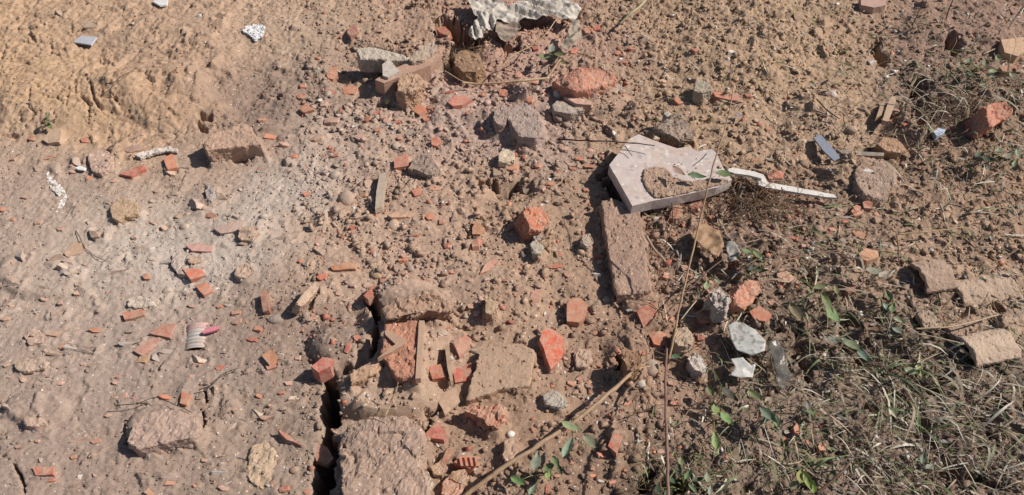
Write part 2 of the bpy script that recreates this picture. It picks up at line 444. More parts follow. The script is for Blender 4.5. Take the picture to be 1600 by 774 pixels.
def dusty(name, mottle=(.7, 1.2), scale=60, dust=(172, 148, 128), dust_lo=.45, dust_hi=.75, dust_amt=.8, rough=.9, bscale=160, bdist=.0012, bstr=.7, specks=None):
    """a piece whose own colour is its object colour, with soil dust lying on it in patches"""
    m, nt, nd, lk, bs = new_mat(name)
    oi = N(nt, 'ShaderNodeObjectInfo'); geo = N(nt, 'ShaderNodeNewGeometry'); P = geo.outputs['Position']
    c = mixc(nt, oi.outputs['Color'], grey(nt, noise_n(nt, P, scale, 5, .65), *mottle), 1.0, 'MULTIPLY')
    c = mixc(nt, c, grey(nt, noise_n(nt, P, scale * 7, 2, .6), .85, 1.13), 1.0, 'MULTIPLY')
    if specks:
        v = N(nt, 'ShaderNodeTexVoronoi', i_Scale=specks[0]); lk.new(P, v.inputs['Vector'])
        sep = N(nt, 'ShaderNodeSeparateColor'); lk.new(v.outputs['Color'], sep.inputs[0])
        mm = N(nt, 'ShaderNodeMath', operation='MULTIPLY')
        lk.new(ramp(nt, v.outputs['Distance'], .5, .4), mm.inputs[0]); lk.new(ramp(nt, sep.outputs[0], specks[2], specks[2] + .02), mm.inputs[1])
        c = mixc(nt, c, tuple(lin(specks[1])), mm.outputs[0])
    if dust_amt:
        f = ramp(nt, noise_n(nt, P, 52, 6, .8), dust_lo, dust_hi, 0, dust_amt)
        c = mixc(nt, c, mixc(nt, tuple(lin(dust)), grey(nt, noise_n(nt, P, 300, 3, .7), .75, 1.2), 1.0, 'MULTIPLY'), f)
    lk.new(c, bs.inputs['Base Color'])
    bs.inputs['Roughness'].default_value = rough
    bs.inputs['Specular IOR Level'].default_value = .2
    bump(nt, bs, noise_n(nt, P, bscale, 5, .7), bstr, bdist)
    return m

M_SOIL = soil_material()
M_BRICK = dusty('brick', (.7, 1.2), 75, dust=(178, 148, 126), dust_lo=.38, dust_hi=.64, dust_amt=.82, bdist=.0018)
M_STONE = dusty('stone', (.78, 1.18), 70, dust=(170, 146, 126), dust_lo=.38, dust_hi=.66, dust_amt=.75, specks=(330, (205, 198, 188), .93))
M_MUD = dusty('caked_mud', (.82, 1.14), 30, dust=(172, 148, 130), dust_lo=.5, dust_hi=.8, dust_amt=.5, bscale=240, bdist=.0024, bstr=.9, specks=(260, (206, 190, 176), .96))
M_TILE = dusty('fired_tile', (.85, 1.1), 40, dust=(176, 142, 116), dust_lo=.4, dust_hi=.75, dust_amt=.65, bscale=200, bdist=.0006)
M_CONC = dusty('old_concrete', (.8, 1.15), 60, dust=(170, 140, 116), dust_lo=.5, dust_hi=.8, dust_amt=.45, bscale=200, bdist=.0016, specks=(240, (110, 100, 92), .9))
M_WOOD = dusty('weathered_wood', (.75, 1.15), 90, dust_amt=.25, bscale=300, bdist=.0006)
M_PLASTIC = dusty('scuffed_plastic', (.88, 1.08), 40, dust_lo=.52, dust_hi=.75, dust_amt=.5, rough=.45, bscale=60, bdist=.0004, bstr=.4)
def printed():
    m, nt, nd, lk, bs = new_mat('printed_wrapper')
    oi = N(nt, 'ShaderNodeObjectInfo'); geo = N(nt, 'ShaderNodeNewGeometry'); P = geo.outputs['Position']
    c = mixc(nt, oi.outputs['Color'], tuple(lin((112, 106, 98))), ramp(nt, noise_n(nt, P, 70, 3, .6), .54, .62, 0, .75))
    c = mixc(nt, c, tuple(lin((160, 136, 116))), ramp(nt, noise_n(nt, P, 45, 5, .75), .52, .7, 0, .6))
    lk.new(c, bs.inputs['Base Color']); bs.inputs['Roughness'].default_value = .5
    return m
M_PRINT = printed()
M_CLOTH = dusty('coarse_cloth', (.72, 1.12), 35, dust=(150, 126, 106), dust_lo=.45, dust_hi=.75, dust_amt=.55, bscale=420, bdist=.0006)

def terrazzo():
    m, nt, nd, lk, bs = new_mat('terrazzo')
    geo = N(nt, 'ShaderNodeNewGeometry'); P = geo.outputs['Position']
    oi = N(nt, 'ShaderNodeObjectInfo')
    c = mixc(nt, oi.outputs['Color'], grey(nt, noise_n(nt, P, 40, 5, .6), .82, 1.12), 1.0, 'MULTIPLY')
    v = N(nt, 'ShaderNodeTexVoronoi', i_Scale=85.0); lk.new(P, v.inputs['Vector'])
    sep = N(nt, 'ShaderNodeSeparateColor'); lk.new(v.outputs['Color'], sep.inputs[0])
    mm = N(nt, 'ShaderNodeMath', operation='MULTIPLY')
    lk.new(ramp(nt, v.outputs['Distance'], .55, .45), mm.inputs[0]); lk.new(ramp(nt, sep.outputs[0], .66, .68), mm.inputs[1])
    c = mixc(nt, c, mixc(nt, tuple(lin((206, 196, 182))), tuple(lin((150, 140, 136))), sep.outputs[1]), mm.outputs[0])
    c = mixc(nt, c, tuple(lin((174, 148, 128))), ramp(nt, noise_n(nt, P, 18, 6, .75), .46, .68, 0, .8))
    c = mixc(nt, c, tuple(lin((212, 204, 192))), ramp(nt, noise_n(nt, P, 30, 5, .75), .6, .7, 0, .7))
    lk.new(c, bs.inputs['Base Color']); bs.inputs['Roughness'].default_value = .7
    bump(nt, bs, noise_n(nt, P, 220, 4, .7), .5, .0008)
    return m
M_TERR = terrazzo()

def plant_mat(name, attr=False, trans=.25, vein=True):
    m, nt, nd, lk, bs = new_mat(name)
    geo = N(nt, 'ShaderNodeNewGeometry'); P = geo.outputs['Position']
    src = N(nt, 'ShaderNodeAttribute', attribute_name='soil').outputs[0] if attr else N(nt, 'ShaderNodeObjectInfo').outputs['Color']
    c = mixc(nt, src, grey(nt, noise_n(nt, P, 120, 4, .6), .72, 1.22), 1.0, 'MULTIPLY')
    c = mixc(nt, c, tuple(lin((150, 122, 98))), ramp(nt, noise_n(nt, P, 50, 4, .7), .56, .75, 0, .5))
    lk.new(c, bs.inputs['Base Color']); bs.inputs['Roughness'].default_value = .6
    bs.inputs['Specular IOR Level'].default_value = .3
    if trans:
        tr = N(nt, 'ShaderNodeBsdfTranslucent'); lk.new(c, tr.inputs[0])
        mx = N(nt, 'ShaderNodeMixShader'); mx.inputs[0].default_value = trans
        lk.new(bs.outputs[0], mx.inputs[1]); lk.new(tr.outputs[0], mx.inputs[2])
        lk.new(mx.outputs[0], nd['Material Output'].inputs[0])
    bump(nt, bs, noise_n(nt, P, 260, 3, .6), .5, .0005)
    return m
M_LEAF = plant_mat('leaf')
M_GRASS = plant_mat('grass_blade', attr=True, trans=.2)
M_STEM = plant_mat('stem', trans=0)

def glass_mat():
    m, nt, nd, lk, bs = new_mat('clear_plastic')
    bs.inputs['Base Color'].default_value = (.42, .39, .35, 1); bs.inputs['Roughness'].default_value = .25
    bs.inputs['Transmission Weight'].default_value = .8; bs.inputs['IOR'].default_value = 1.2
    geo = N(nt, 'ShaderNodeNewGeometry'); bump(nt, bs, noise_n(nt, geo.outputs['Position'], 60, 3, .6), .5, .001)
    return m
M_CLEAR = glass_mat()

def can_mat():
    m, nt, nd, lk, bs = new_mat('printed_can')
    tc = N(nt, 'ShaderNodeTexCoord'); geo = N(nt, 'ShaderNodeNewGeometry')
    at = N(nt, 'ShaderNodeAttribute', attribute_name='soil')
    c = mixc(nt, at.outputs[0], grey(nt, noise_n(nt, geo.outputs['Position'], 120, 4, .6), .8, 1.15), 1.0, 'MULTIPLY')
    c = mixc(nt, c, tuple(lin((176, 150, 134))), ramp(nt, noise_n(nt, geo.outputs['Position'], 70, 5, .8), .4, .62, 0, .8))
    lk.new(c, bs.inputs['Base Color']); bs.inputs['Roughness'].default_value = .7
    return m
M_CAN = can_mat()

# ------------------------------------------------------------------ building blocks
def tag(o, label=None, cat=None, group=None, kind=None):
    if label: o['label'] = label
    if cat: o['category'] = cat
    if group: o['group'] = group
    if kind: o['kind'] = kind
    return o

def link(name, me, mat=None, parent=None, color=None, loc=None):
    o = bpy.data.objects.new(name, me); COL.objects.link(o)
    if mat is not None and me is not None and not me.materials: me.materials.append(mat)
    if parent is not None: o.parent = parent
    if color is not None: o.color = (*lin(color), 1)
    if loc is not None: o.location = loc
    return o

def empty(name, loc): return link(name, None, loc=loc)

def arrays_mesh(name, verts, tris, colors=None, smooth_shade=False):
    me = bpy.data.meshes.new(name)
    k = tris.shape[1]
    me.vertices.add(len(verts)); me.vertices.foreach_set('co', np.asarray(verts, np.float32).ravel())
    me.loops.add(tris.size); me.loops.foreach_set('vertex_index', tris.astype(np.int32).ravel())
    me.polygons.add(len(tris)); me.polygons.foreach_set('loop_start', np.arange(0, tris.size, k, dtype=np.int32))
    if smooth_shade: me.polygons.foreach_set('use_smooth', np.ones(len(tris), bool))
    me.update(calc_edges=True)
    if colors is not None:
        a = me.attributes.new('soil', 'FLOAT_COLOR', 'POINT')
        a.data.foreach_set('color', np.concatenate([colors, np.ones((len(colors), 1))], 1).astype(np.float32).ravel())
    return me

class Strips:
    """collects tubes and blades with a colour per point into one mesh"""
    def __init__(s): s.v, s.f, s.c = [], [], []
    def tube(s, pts, radii, color, sides=5):
        pts = [Vector(p) for p in pts]; n0 = len(s.v); n = len(pts)
        for i, p in enumerate(pts):
            d = (pts[min(i + 1, n - 1)] - pts[max(i - 1, 0)]).normalized()
            a = d.orthogonal().normalized() if abs(d.z) > .9 else d.cross(Vector((0, 0, 1))).normalized(); b = d.cross(a)
            for k in range(sides):
                t = 6.283 * k / sides
                s.v.append(p + (a * math.cos(t) + b * math.sin(t)) * radii[i]); s.c.append(color)
        for i in range(n - 1):
            for k in range(sides):
                a0 = n0 + i * sides + k; a1 = n0 + i * sides + (k + 1) % sides
                s.f.append((a0, a1, a1 + sides, a0 + sides))
        s.f.append(tuple(range(n0 + sides - 1, n0 - 1, -1))); e = n0 + (n - 1) * sides; s.f.append(tuple(range(e, e + sides)))
    def blade(s, pts, width, color, roll=0.0):
        pts = [Vector(p) for p in pts]; n0 = len(s.v); n = len(pts)
        for i, p in enumerate(pts):
            d = (pts[min(i + 1, n - 1)] - pts[max(i - 1, 0)]).normalized()
            a = d.cross(Vector((0, 0, 1)))
            a = (a.normalized() if a.length > 1e-4 else Vector((1, 0, 0)))
            a = Matrix.Rotation(roll, 3, d) @ a
            t = i / (n - 1); w = width * min(1, .5 + 2.2 * t) * (1 - t ** 3) * .5 + width * .04
            s.v += [p - a * w, p + a * w]; s.c += [color, color]
        for i in range(n - 1):
            k = n0 + 2 * i; s.f.append((k, k + 1, k + 3, k + 2))
    def mesh(s, name, smooth_shade=True, origin=None):
        o = Vector(origin) if origin is not None else Vector((0, 0, 0))
        me = bpy.data.meshes.new(name); me.from_pydata([tuple(v - o) for v in s.v], [], s.f)
        a = me.attributes.new('soil', 'FLOAT_COLOR', 'POINT')
        a.data.foreach_set('color', np.concatenate([np.array(s.c), np.ones((len(s.c), 1))], 1).astype(np.float32).ravel())
        if smooth_shade: me.polygons.foreach_set('use_smooth', np.ones(len(me.polygons), bool))
        return me

def prism_bm(top, thick, jit=.0, seg=.012, splay=.0, bev=.0015):
    """a slab from its top outline (world points); rough broken sides; returns bmesh and origin"""
    q = random.Random(len(top) * 31 + int(abs(top[0][0]) * 1e4))
    pts = []
    for i in range(len(top)):
        a, b = Vector(top[i]), Vector(top[(i + 1) % len(top)])
        n = max(1, int((b - a).length / seg)) if seg else 1
        e = (b - a).normalized(); nrm = Vector((e.y, -e.x, 0))
        for k in range(n):
            p = a.lerp(b, k / n)
            if k: p = p + nrm * q.uniform(-jit, jit)
            pts.append(p)
    c = sum(pts, Vector()) / len(pts)
    nz = Vector()
    for i in range(len(pts)): nz += (pts[i] - c).cross(pts[(i + 1) % len(pts)] - c)
    nz.normalize()
    if nz.z < 0: nz = -nz; pts.reverse()
    org = c - nz * thick
    bm = bmesh.new()
    tv = [bm.verts.new(p - org) for p in pts]
    bv = [bm.verts.new(p - org - nz * thick * q.uniform(.94, 1.06) + (p - c) * (splay + q.uniform(-1, 1) * min(.03, .0012 / max((p - c).length, .01)))) for p in pts]
    bm.faces.new(tv); bm.faces.new(bv[::-1])
    for i in range(len(pts)):
        j = (i + 1) % len(pts); bm.faces.new((tv[i], bv[i], bv[j], tv[j]))
    if bev:
        es = [e for e in bm.edges if e.calc_face_angle(0) > .5]
        bmesh.ops.bevel(bm, geom=es, offset=bev, segments=1, affect='EDGES', profile=.5, clamp_overlap=True)
    bmesh.ops.triangulate(bm, faces=[f for f in bm.faces if len(f.verts) > 4])
    bmesh.ops.recalc_face_normals(bm, faces=bm.faces)
    return bm, org

def remesh_me(me, vox, amp, scale, smooth_shade=False, amp2=.0, flat_top=1.0, iters=0):
    """voxel-remeshed and weathered copy of a mesh"""
    o = bpy.data.objects.new('tmp', me); COL.objects.link(o)
    md = o.modifiers.new('r', 'REMESH'); md.mode = 'VOXEL'; md.voxel_size = vox
    if iters:
        sm = o.modifiers.new('s', 'SMOOTH'); sm.iterations = iters; sm.factor = .5
    dg = bpy.context.evaluated_depsgraph_get(); dg.update()
    m2 = bpy.data.meshes.new_from_object(o.evaluated_get(dg)); bpy.data.objects.remove(o)
    off = Vector((random.random() * 50, random.random() * 50, random.random() * 50))
    nrm = [v.normal.copy() for v in m2.vertices]
    for v, n in zip(m2.vertices, nrm):
        p = v.co * scale + off
        d = mnoise.fractal(p, .6, 2.0, 5) * amp * .55 + (mnoise.noise(p * 6) * amp2 if amp2 else 0)
        w = p + Vector((mnoise.noise(p * 2), mnoise.noise(p * 2 + Vector((3, 1, 0))), mnoise.noise(p * 2 + Vector((0, 4, 2))))) * .45
        f, pts_ = mnoise.voronoi(w * .8)
        d += amp * .55 * (mnoise.cell(pts_[0] * 9.7) - .5) + amp * .4 * (.5 - f[0])
        f, pts_ = mnoise.voronoi(w * 2.4)
        d += amp * .16 * (mnoise.cell(pts_[0] * 9.7) - .5)
        v.co += n * d * (flat_top if n.z > .8 else 1.0)
    if smooth_shade: m2.polygons.foreach_set('use_smooth', np.ones(len(m2.polygons), bool))
    return m2

def px_top(poly, h, hs=None, smooth_base=True):
    cu, cv = sum(p[0] for p in poly) / len(poly), sum(p[1] for p in poly) / len(poly)
    zb = GP(cu, cv, 0, smooth_base).z
    out = []
    for i, (u, v) in enumerate(poly):
        z = zb + h + (hs[i] if hs else 0)
        x, y = G(u, v, z); out.append((x, y, z))
    return out

TOPS = []
TAKEN = []          # outlines of everything placed by hand
def slab(name, poly, h, t, mat, color, label=None, cat=None, group=None, hs=None, jit=.001, seg=.012, bev=.0012, parent=None, hero=None, splay=.03, at=None):
    top = px_top(poly, h, hs)
    if at is not None:
        top = [(*G(u, v, at + h + (hs[i] if hs else 0)), at + h + (hs[i] if hs else 0)) for i, (u, v) in enumerate(poly)]
    bm, org = prism_bm(top, t, jit, seg, splay, bev)
    me = bpy.data.meshes.new(name); bm.to_mesh(me); bm.free()
    if not hero and mat is M_STONE and h + t > .02 and parent is None and name != 'slate_strip':
        hero, small = dict(vox=.0032, amp=.0026, scale=75, amp2=.0006, iters=1), True
    else: small = False
    if hero:
        me = remesh_me(me, **hero)
    me.name = name
    if hero and not small and mat in (M_MUD, M_TILE, M_STONE):
        for f in me.polygons:
            if f.normal.z > .6 and random.random() < .09: TOPS.append(tuple(f.center + org))
    o = link(name, me, mat, None, color, org)
    if parent is not None:
        o.parent = parent; o.location = org - parent.location
    tag(o, label, cat, group)
    TAKEN.append(poly)
    if at is None and parent is None and name != 'wood_strip' and mat in (M_BRICK, M_STONE, M_MUD, M_TILE): BANK.append(([p[:2] for p in top], org.z + t, bool(hero) and not small))
    return o

BANK = []
HERO = dict(vox=.0035, amp=.006, scale=40, amp2=.0006, iters=2)
LAND = []   # landmarks used to word the labels of small pieces: name, u, v

# ------------------------------------------------------------------ big pieces (outlines read from the photograph)
SLAB = [(952, 258), (985, 216), (998, 210), (1020, 219), (1040, 226), (1058, 232), (1078, 229), (1090, 237), (1112, 233), (1120, 240), (1130, 262), (1144, 281), (1120, 293), (1060, 307), (1020, 314), (988, 322)]
BROWN_BRICK = [(938, 312), (962, 308), (1001, 330), (1008, 375), (1012, 420), (1019, 452), (1000, 459), (964, 461), (955, 420), (947, 375)]
MUD_LUMP = [(526, 690), (540, 665), (560, 655), (600, 648), (640, 650), (660, 668), (664, 700), (656, 722), (668, 752), (676, 800), (545, 810), (532, 760)]
FLAT_TILE = [(752, 544), (782, 538), (815, 536), (836, 547), (832, 585), (828, 603), (775, 611), (727, 627), (733, 602)]
MUD_PLATE = [(597, 481), (612, 470), (640, 458), (672, 450), (703, 470), (706, 483), (690, 488), (662, 486), (640, 492), (602, 499)]
MUD_BRICK = [(602, 506), (630, 500), (654, 500), (650, 592), (618, 590), (604, 566), (594, 556)]
LEFT_BLOCK = [(313, 217), (345, 203), (375, 191), (394, 196), (397, 207), (409, 226), (365, 229), (323, 236)]
CONC_BAR = [(556, 74), (580, 72), (615, 80), (634, 86), (641, 96), (600, 93), (562, 92)]
RED_BRICK = [(862, 128), (884, 114), (903, 105), (940, 106), (955, 111), (964, 121), (950, 132), (925, 138), (899, 141), (878, 136)]
RED_BLOCK = [(1538, 166), (1552, 157), (1575, 155), (1582, 165), (1585, 175), (1572, 186), (1556, 197), (1546, 197)]
DARK_STONE = [(1024, 201), (1045, 185), (1060, 175), (1075, 188), (1084, 203), (1086, 222), (1068, 222), (1050, 212)]
for p, d in ((SLAB, .01), (BROWN_BRICK, .004), (MUD_LUMP, .01), (FLAT_TILE, .004), (MUD_PLATE, .004), (MUD_BRICK, .004), (LEFT_BLOCK, .006), (CONC_BAR, .01),
             (RED_BRICK, .01), (RED_BLOCK, .01), (DARK_STONE, .01)):
    bed(p, d)

o = slab('terrazzo_slab', SLAB, .048, .030, M_TERR, (184, 168, 160), 'large broken pale terrazzo slab lying tilted on the rubble', 'slab',
         hs=[.008, .004, .002, 0, 0, 0, 0, 0, 0, 0, 0, 0, 0, .002, .006, .01], jit=.0005, seg=.022, bev=.0012, splay=.0)
slab_o = o
SLAB_Z = GP(sum(p[0] for p in SLAB) / len(SLAB), sum(p[1] for p in SLAB) / len(SLAB), 0, True).z
# soil caked on the slab
for _ in range(300):
    a_, b_ = random.gauss(1060, 45), random.gauss(280, 18)
    if in_poly(np.array([a_]), np.array([b_]), [(958, 258), (998, 214), (1058, 234), (1116, 238), (1138, 281), (1118, 289), (990, 316)])[0]:
        zz_ = SLAB_Z + .0485 + .004 * (b_ - 240) / 80 * .5; TOPS.append((*G(a_, b_, zz_), zz_))
dirt = slab('soil_crust', [(1006, 264), (1022, 258), (1040, 261), (1052, 274), (1075, 281), (1100, 279), (1128, 277), (1140, 281), (1116, 290), (1060, 303), (1026, 308), (1012, 296), (1004, 280)], .054, .011, M_MUD, (160, 134, 114),
            parent=slab_o, at=SLAB_Z, hs=[.003, .002, 0, -.001, -.002, -.002, -.002, -.001, 0, .003, .007, .007, .005], hero=dict(vox=.0028, amp=.003, scale=70, amp2=.0006, iters=3))
slab('brick', BROWN_BRICK, .028, .06, M_MUD, (158, 130, 112), 'long brown soil-crusted brick lying lengthwise below the slab', 'brick', hero=dict(vox=.0035, amp=.003, scale=40, amp2=.0006, iters=2), hs=[.004, .004, .002, 0, 0, 0, 0, 0, 0, .002])
slab('mud_lump', MUD_LUMP, .06, .16, M_MUD, (166, 140, 122), 'big rough grey lump of caked mud beside the black trench', 'rubble lump', hero=dict(vox=.0038, amp=.0055, scale=30, amp2=.0010, iters=6), splay=.10,
     hs=[-.03, -.015, -.01, 0, .0, 0, 0, 0, 0, 0, 0, 0])
slab('tile', FLAT_TILE, .018, .030, M_TILE, (164, 138, 116), 'broad flat brown tile lying flush in the soil', 'tile', hs=[.004, .004, .004, .002, 0, 0, 0, .002, .004], jit=.002, hero=dict(vox=.0035, amp=.0012, scale=60, amp2=.0004, iters=1))
slab('mud_plate', MUD_PLATE, .046, .07, M_MUD, (160, 130, 110), 'wedge-shaped mud-caked plate above the black hole', 'rubble lump', hero=HERO, hs=[0, .002, .004, .004, -.012, -.02, -.016, -.008, 0, 0])
mb = slab('brick', MUD_BRICK, .052, .08, M_MUD, (176, 126, 102), 'mud-covered broken brick with a pale strip along its right edge', 'brick', hero=dict(vox=.0035, amp=.004, scale=45, amp2=.001, iters=1))
zb = mb.location.z + .08
slab('edge_strip', [(655, 501), (663, 501), (660, 545), (657, 591), (649, 592), (652, 545)], .004, .014, M_TILE, (172, 144, 122), parent=mb, at=zb, seg=0, bev=.001)
slab('crust_shard', [(601, 517), (606, 514), (622, 524), (634, 531), (633, 537), (612, 550), (590, 560), (608, 544), (618, 538), (602, 523)], .006, .012, M_TILE, (168, 136, 114), parent=mb, at=zb, seg=0, bev=.001)
slab('brick', LEFT_BLOCK, .058, .062, M_MUD, (172, 142, 122), 'dusty mud-caked brick block sitting proud of the dusty soil on the left', 'brick', hero=dict(vox=.0035, amp=.0035, scale=50, amp2=.0008, iters=1), hs=[.004, 0, 0, 0, 0, -.004, -.004, .002])
slab('concrete_bar', CONC_BAR, .055, .05, M_CONC, (176, 162, 146), 'grey squared concrete bar lying in the hollow near the top', 'concrete bar', hero=dict(vox=.0035, amp=.003, scale=60, amp2=.0008, iters=1), hs=[.006, .004, 0, 0, -.004, 0, .004])
slab('brick', RED_BRICK, .062, .075, M_BRICK, (186, 124, 102), 'big rounded red brick with its shaded end to the left, below the cloth', 'brick', hero=dict(vox=.0035, amp=.0035, scale=40, amp2=.0005, iters=5), splay=.08,
     hs=[-.035, -.015, 0, 0, 0, -.01, -.015, -.005, 0, -.02])
slab('brick', RED_BLOCK, .075, .09, M_BRICK, (184, 120, 98), 'upright red brick lump standing among the weeds at far right', 'brick', hero=dict(vox=.004, amp=.006, scale=35, amp2=.001, iters=4), hs=[0, 0, 0, 0, -.01, -.02, -.02, -.008])
slab('stone', DARK_STONE, .065, .075, M_STONE, (118, 104, 92), 'dark rough triangular stone leaning behind the pale slab', 'stone', hero=dict(vox=.004, amp=.006, scale=45, amp2=.0012, iters=1), hs=[.0, .005, .01, -.01, -.03, -.05, -.03, -.005], splay=.12)
slab('stone', [(1021, 204), (1030, 203), (1032, 216), (1021, 218)], .05, .04, M_STONE, (186, 166, 142), 'small squared pale stone upright behind the slab corner', 'stone', seg=0)
slab('stone', [(1036, 175), (1045, 172), (1052, 180), (1044, 186)], .05, .05, M_STONE, (168, 160, 150), 'small grey peg-like stone behind the dark triangular stone', 'stone', seg=0)
slab('stone', [(597, 101), (608, 92), (616, 102), (624, 112), (606, 121), (598, 118)], .06, .05, M_CONC, (184, 172, 158), 'pale pointed concrete chunk leaning on the grey bar', 'stone', seg=.015)
slab('stone', [(637, 92), (662, 66), (676, 64), (686, 76), (660, 94), (645, 97)], .055, .06, M_CONC, (166, 146, 128), 'brownish slanted concrete chunk right of the grey bar', 'stone', hero=dict(vox=.004, amp=.004, scale=50, amp2=.0008, iters=1))
slab('brick', [(586, 125), (612, 109), (650, 93), (686, 82), (690, 88), (672, 102), (648, 112), (600, 130)], .045, .05, M_MUD, (172, 138, 118), 'long dusty red brick shard lying slantwise below the grey bar', 'brick', hs=[0, 0, 0, 0, 0, 0, 0, 0], seg=.02)
slab('clod', [(618, 140), (622, 120), (640, 111), (658, 117), (664, 128), (650, 140), (632, 146)], .055, .07, M_MUD, (174, 142, 116), 'rounded orange-brown earth clod under the slanting brick shard', 'clod', hero=dict(vox=.004, amp=.005, scale=40, amp2=.001, iters=6))
slab('brick', [(817, 332), (822, 323), (845, 321), (858, 340), (857, 352), (846, 361), (828, 359), (826, 348)], .05, .06, M_BRICK, (182, 108, 80), 'rough orange brick chunk with a dark shadow at its left', 'brick', hero=dict(vox=.003, amp=.004, scale=70, amp2=.0012, iters=0), hs=[.004, .002, -.01, -.02, -.02, -.02, -.006, 0])
slab('brick', [(843, 531), (848, 518), (858, 512), (868, 517), (880, 527), (882, 548), (872, 567), (861, 577), (854, 560), (850, 545)], .022, .02, M_BRICK, (196, 96, 72), 'vivid red leaf-shaped brick flake right of the flat tile', 'brick', seg=.02, hs=[.008, .008, .006, .004, 0, 0, 0, .004, .006, .008])
slab('brick', [(886, 474), (895, 465), (908, 466), (918, 481), (914, 496), (905, 504), (886, 502)], .02, .03, M_BRICK, (186, 120, 94), 'pale red rounded brick piece above the vivid red flake', 'brick')
slab('stone', [(847, 618), (860, 607), (876, 613), (888, 628), (876, 638), (851, 632)], .022, .03, M_STONE, (156, 150, 138), 'flat grey angular stone with a white vein lying near the stalk', 'stone', seg=.02)
slab('brick', [(723, 641), (736, 629), (760, 631), (782, 630), (788, 652), (776, 668), (760, 666), (752, 655)], .035, .06, M_BRICK, (176, 122, 98), 'brick lump with grey mortar stuck to it below the flat tile', 'brick', hero=dict(vox=.0035, amp=.006, scale=50, amp2=.001, iters=1))
slab('brick', [(545, 584), (572, 568), (591, 561), (596, 573), (588, 583), (560, 596), (548, 602)], .045, .05, M_TILE, (176, 142, 116), 'tan mud-caked block left of the mud-covered brick', 'brick', hero=dict(vox=.0035, amp=.003, scale=50, amp2=.0008, iters=1))
slab('stone', [(461, 474), (470, 462), (487, 442), (499, 440), (500, 450), (488, 464), (470, 480)], .035, .04, M_STONE, (178, 150, 126), 'long tan stone leaning up out of the soil left of the hole', 'stone', hero=dict(vox=.0035, amp=.0025, scale=50, amp2=.0006, iters=1), hs=[.012, .006, 0, 0, -.006, -.006, .004])
slab('wood_stick', [(593, 272), (602, 270), (603, 282), (597, 322), (586, 327), (588, 300)], .022, .016, M_WOOD, (172, 154, 134), 'flat pale stick lying alone in the rubble left of center', 'stick', seg=0, bev=.001)
slab('clod', [(1105, 462), (1112, 450), (1125, 444), (1138, 454), (1142, 470), (1134, 487), (1120, 484), (1112, 472)], .06, .05, M_STONE, (170, 160, 150), 'crumpled grey lump over a dark hollow beside the reddish stone', 'rubble lump', hero=dict(vox=.003, amp=.007, scale=60, amp2=.0016, iters=0))
slab('brick', [(1146, 462), (1158, 445), (1170, 437), (1188, 438), (1196, 452), (1180, 470), (1166, 486), (1150, 478)], .045, .05, M_BRICK, (184, 126, 102), 'large reddish brick stone among weeds right of the grey lump', 'brick', hero=dict(vox=.0035, amp=.005, scale=50, amp2=.001, iters=1), hs=[.008, .008, .004, 0, -.01, -.02, -.01, 0])
slab('stone', [(1051, 527), (1056, 514), (1072, 510), (1083, 520), (1084, 535), (1074, 543), (1058, 540)], .04, .05, M_STONE, (170, 146, 122), 'rounded tan stone where the two stems cross', 'stone', hero=dict(vox=.0035, amp=.004, scale=50, amp2=.001, iters=2))
slab('stone', [(1073, 562), (1084, 548), (1096, 556), (1106, 572), (1098, 582), (1084, 578)], .03, .04, M_STONE, (186, 178, 168), 'whitish rough stone with green leaves beside it', 'stone', hero=dict(vox=.003, amp=.004, scale=60, amp2=.001, iters=1))
slab('stone', [(896, 552), (905, 542), (922, 545), (927, 562), (916, 574), (900, 573)], .022, .04, M_STONE, (172, 142, 122), 'squarish pinkish stone right of the vivid red flake', 'stone')
slab('clod', [(972, 560), (980, 545), (1000, 545), (1006, 560), (998, 578), (980, 582)], .05, .06, M_MUD, (140, 108, 84), 'brown earth clod with a dark shadow at the tip of the stalk', 'clod', hero=dict(vox=.004, amp=.006, scale=45, amp2=.0012, iters=3))
# embedded, dust-covered cobbles on the left
def cobble(poly, h, label,  color=(180, 152, 134), cat='stone', name='stone', t=.05, it=6, splay=.12):
    bed(poly, .003)
    h *= .6 if poly[0][0] < 500 else .8
    return slab(name, poly, h, t, M_MUD, color, label, cat, hero=dict(vox=.0038, amp=.004, scale=40, amp2=.0006, iters=it), splay=splay)
cobble([(135, 240), (150, 232), (168, 234), (179, 247), (176, 264), (158, 272), (140, 266)], .025, 'rounded dusty stone half buried at left beneath the clay bank')
cobble([(170, 326), (180, 312), (196, 308), (214, 316), (216, 332), (200, 337), (184, 345), (174, 340)], .026, 'ochre clod with a dark underside left of the whitish dust', (178, 150, 122), 'clod', 'clod', it=3)
cobble([(16, 566), (30, 556), (58, 558), (74, 566), (70, 578), (40, 581), (22, 578)], .022, 'long tan dusty stone half sunk at the far left edge', (180, 156, 136))
cobble([(32, 524), (44, 512), (62, 512), (74, 524), (66, 537), (44, 539)], .018, 'low rounded dusty stone just above the long tan stone')
cobble([(196, 690), (206, 662), (232, 644), (270, 638), (300, 648), (312, 668), (300, 684), (250, 694), (216, 702)], .026, 'long low dusty boulder top in the cracked soil at lower left', (174, 148, 132), it=3)
cobble([(196, 480), (200, 464), (216, 458), (236, 466), (244, 476), (222, 482)], .02, 'pale dusty stone with a red shard at its foot', (190, 172, 154))
cobble([(32, 658), (40, 648), (62, 650), (70, 660), (54, 668), (38, 666)], .014, 'low dusty stone with a pale lower edge at bottom left')
cobble([(364, 428), (372, 412), (388, 410), (396, 424), (384, 434), (370, 434)], .024, 'tan dusty clod right of the buried grey cobbles', (178, 152, 132), 'clod', 'clod')
cobble([(265, 412), (268, 394), (290, 390), (330, 398), (334, 412), (312, 420), (290, 430), (276, 428)], .02, 'flat grey cobble patch under two brick shards', (178, 160, 146), it=3)
cobble([(290, 402), (300, 396), (316, 400), (318, 408), (304, 412), (292, 410)], .03, 'small smooth tan stone on the flat grey cobble', (176, 148, 126))
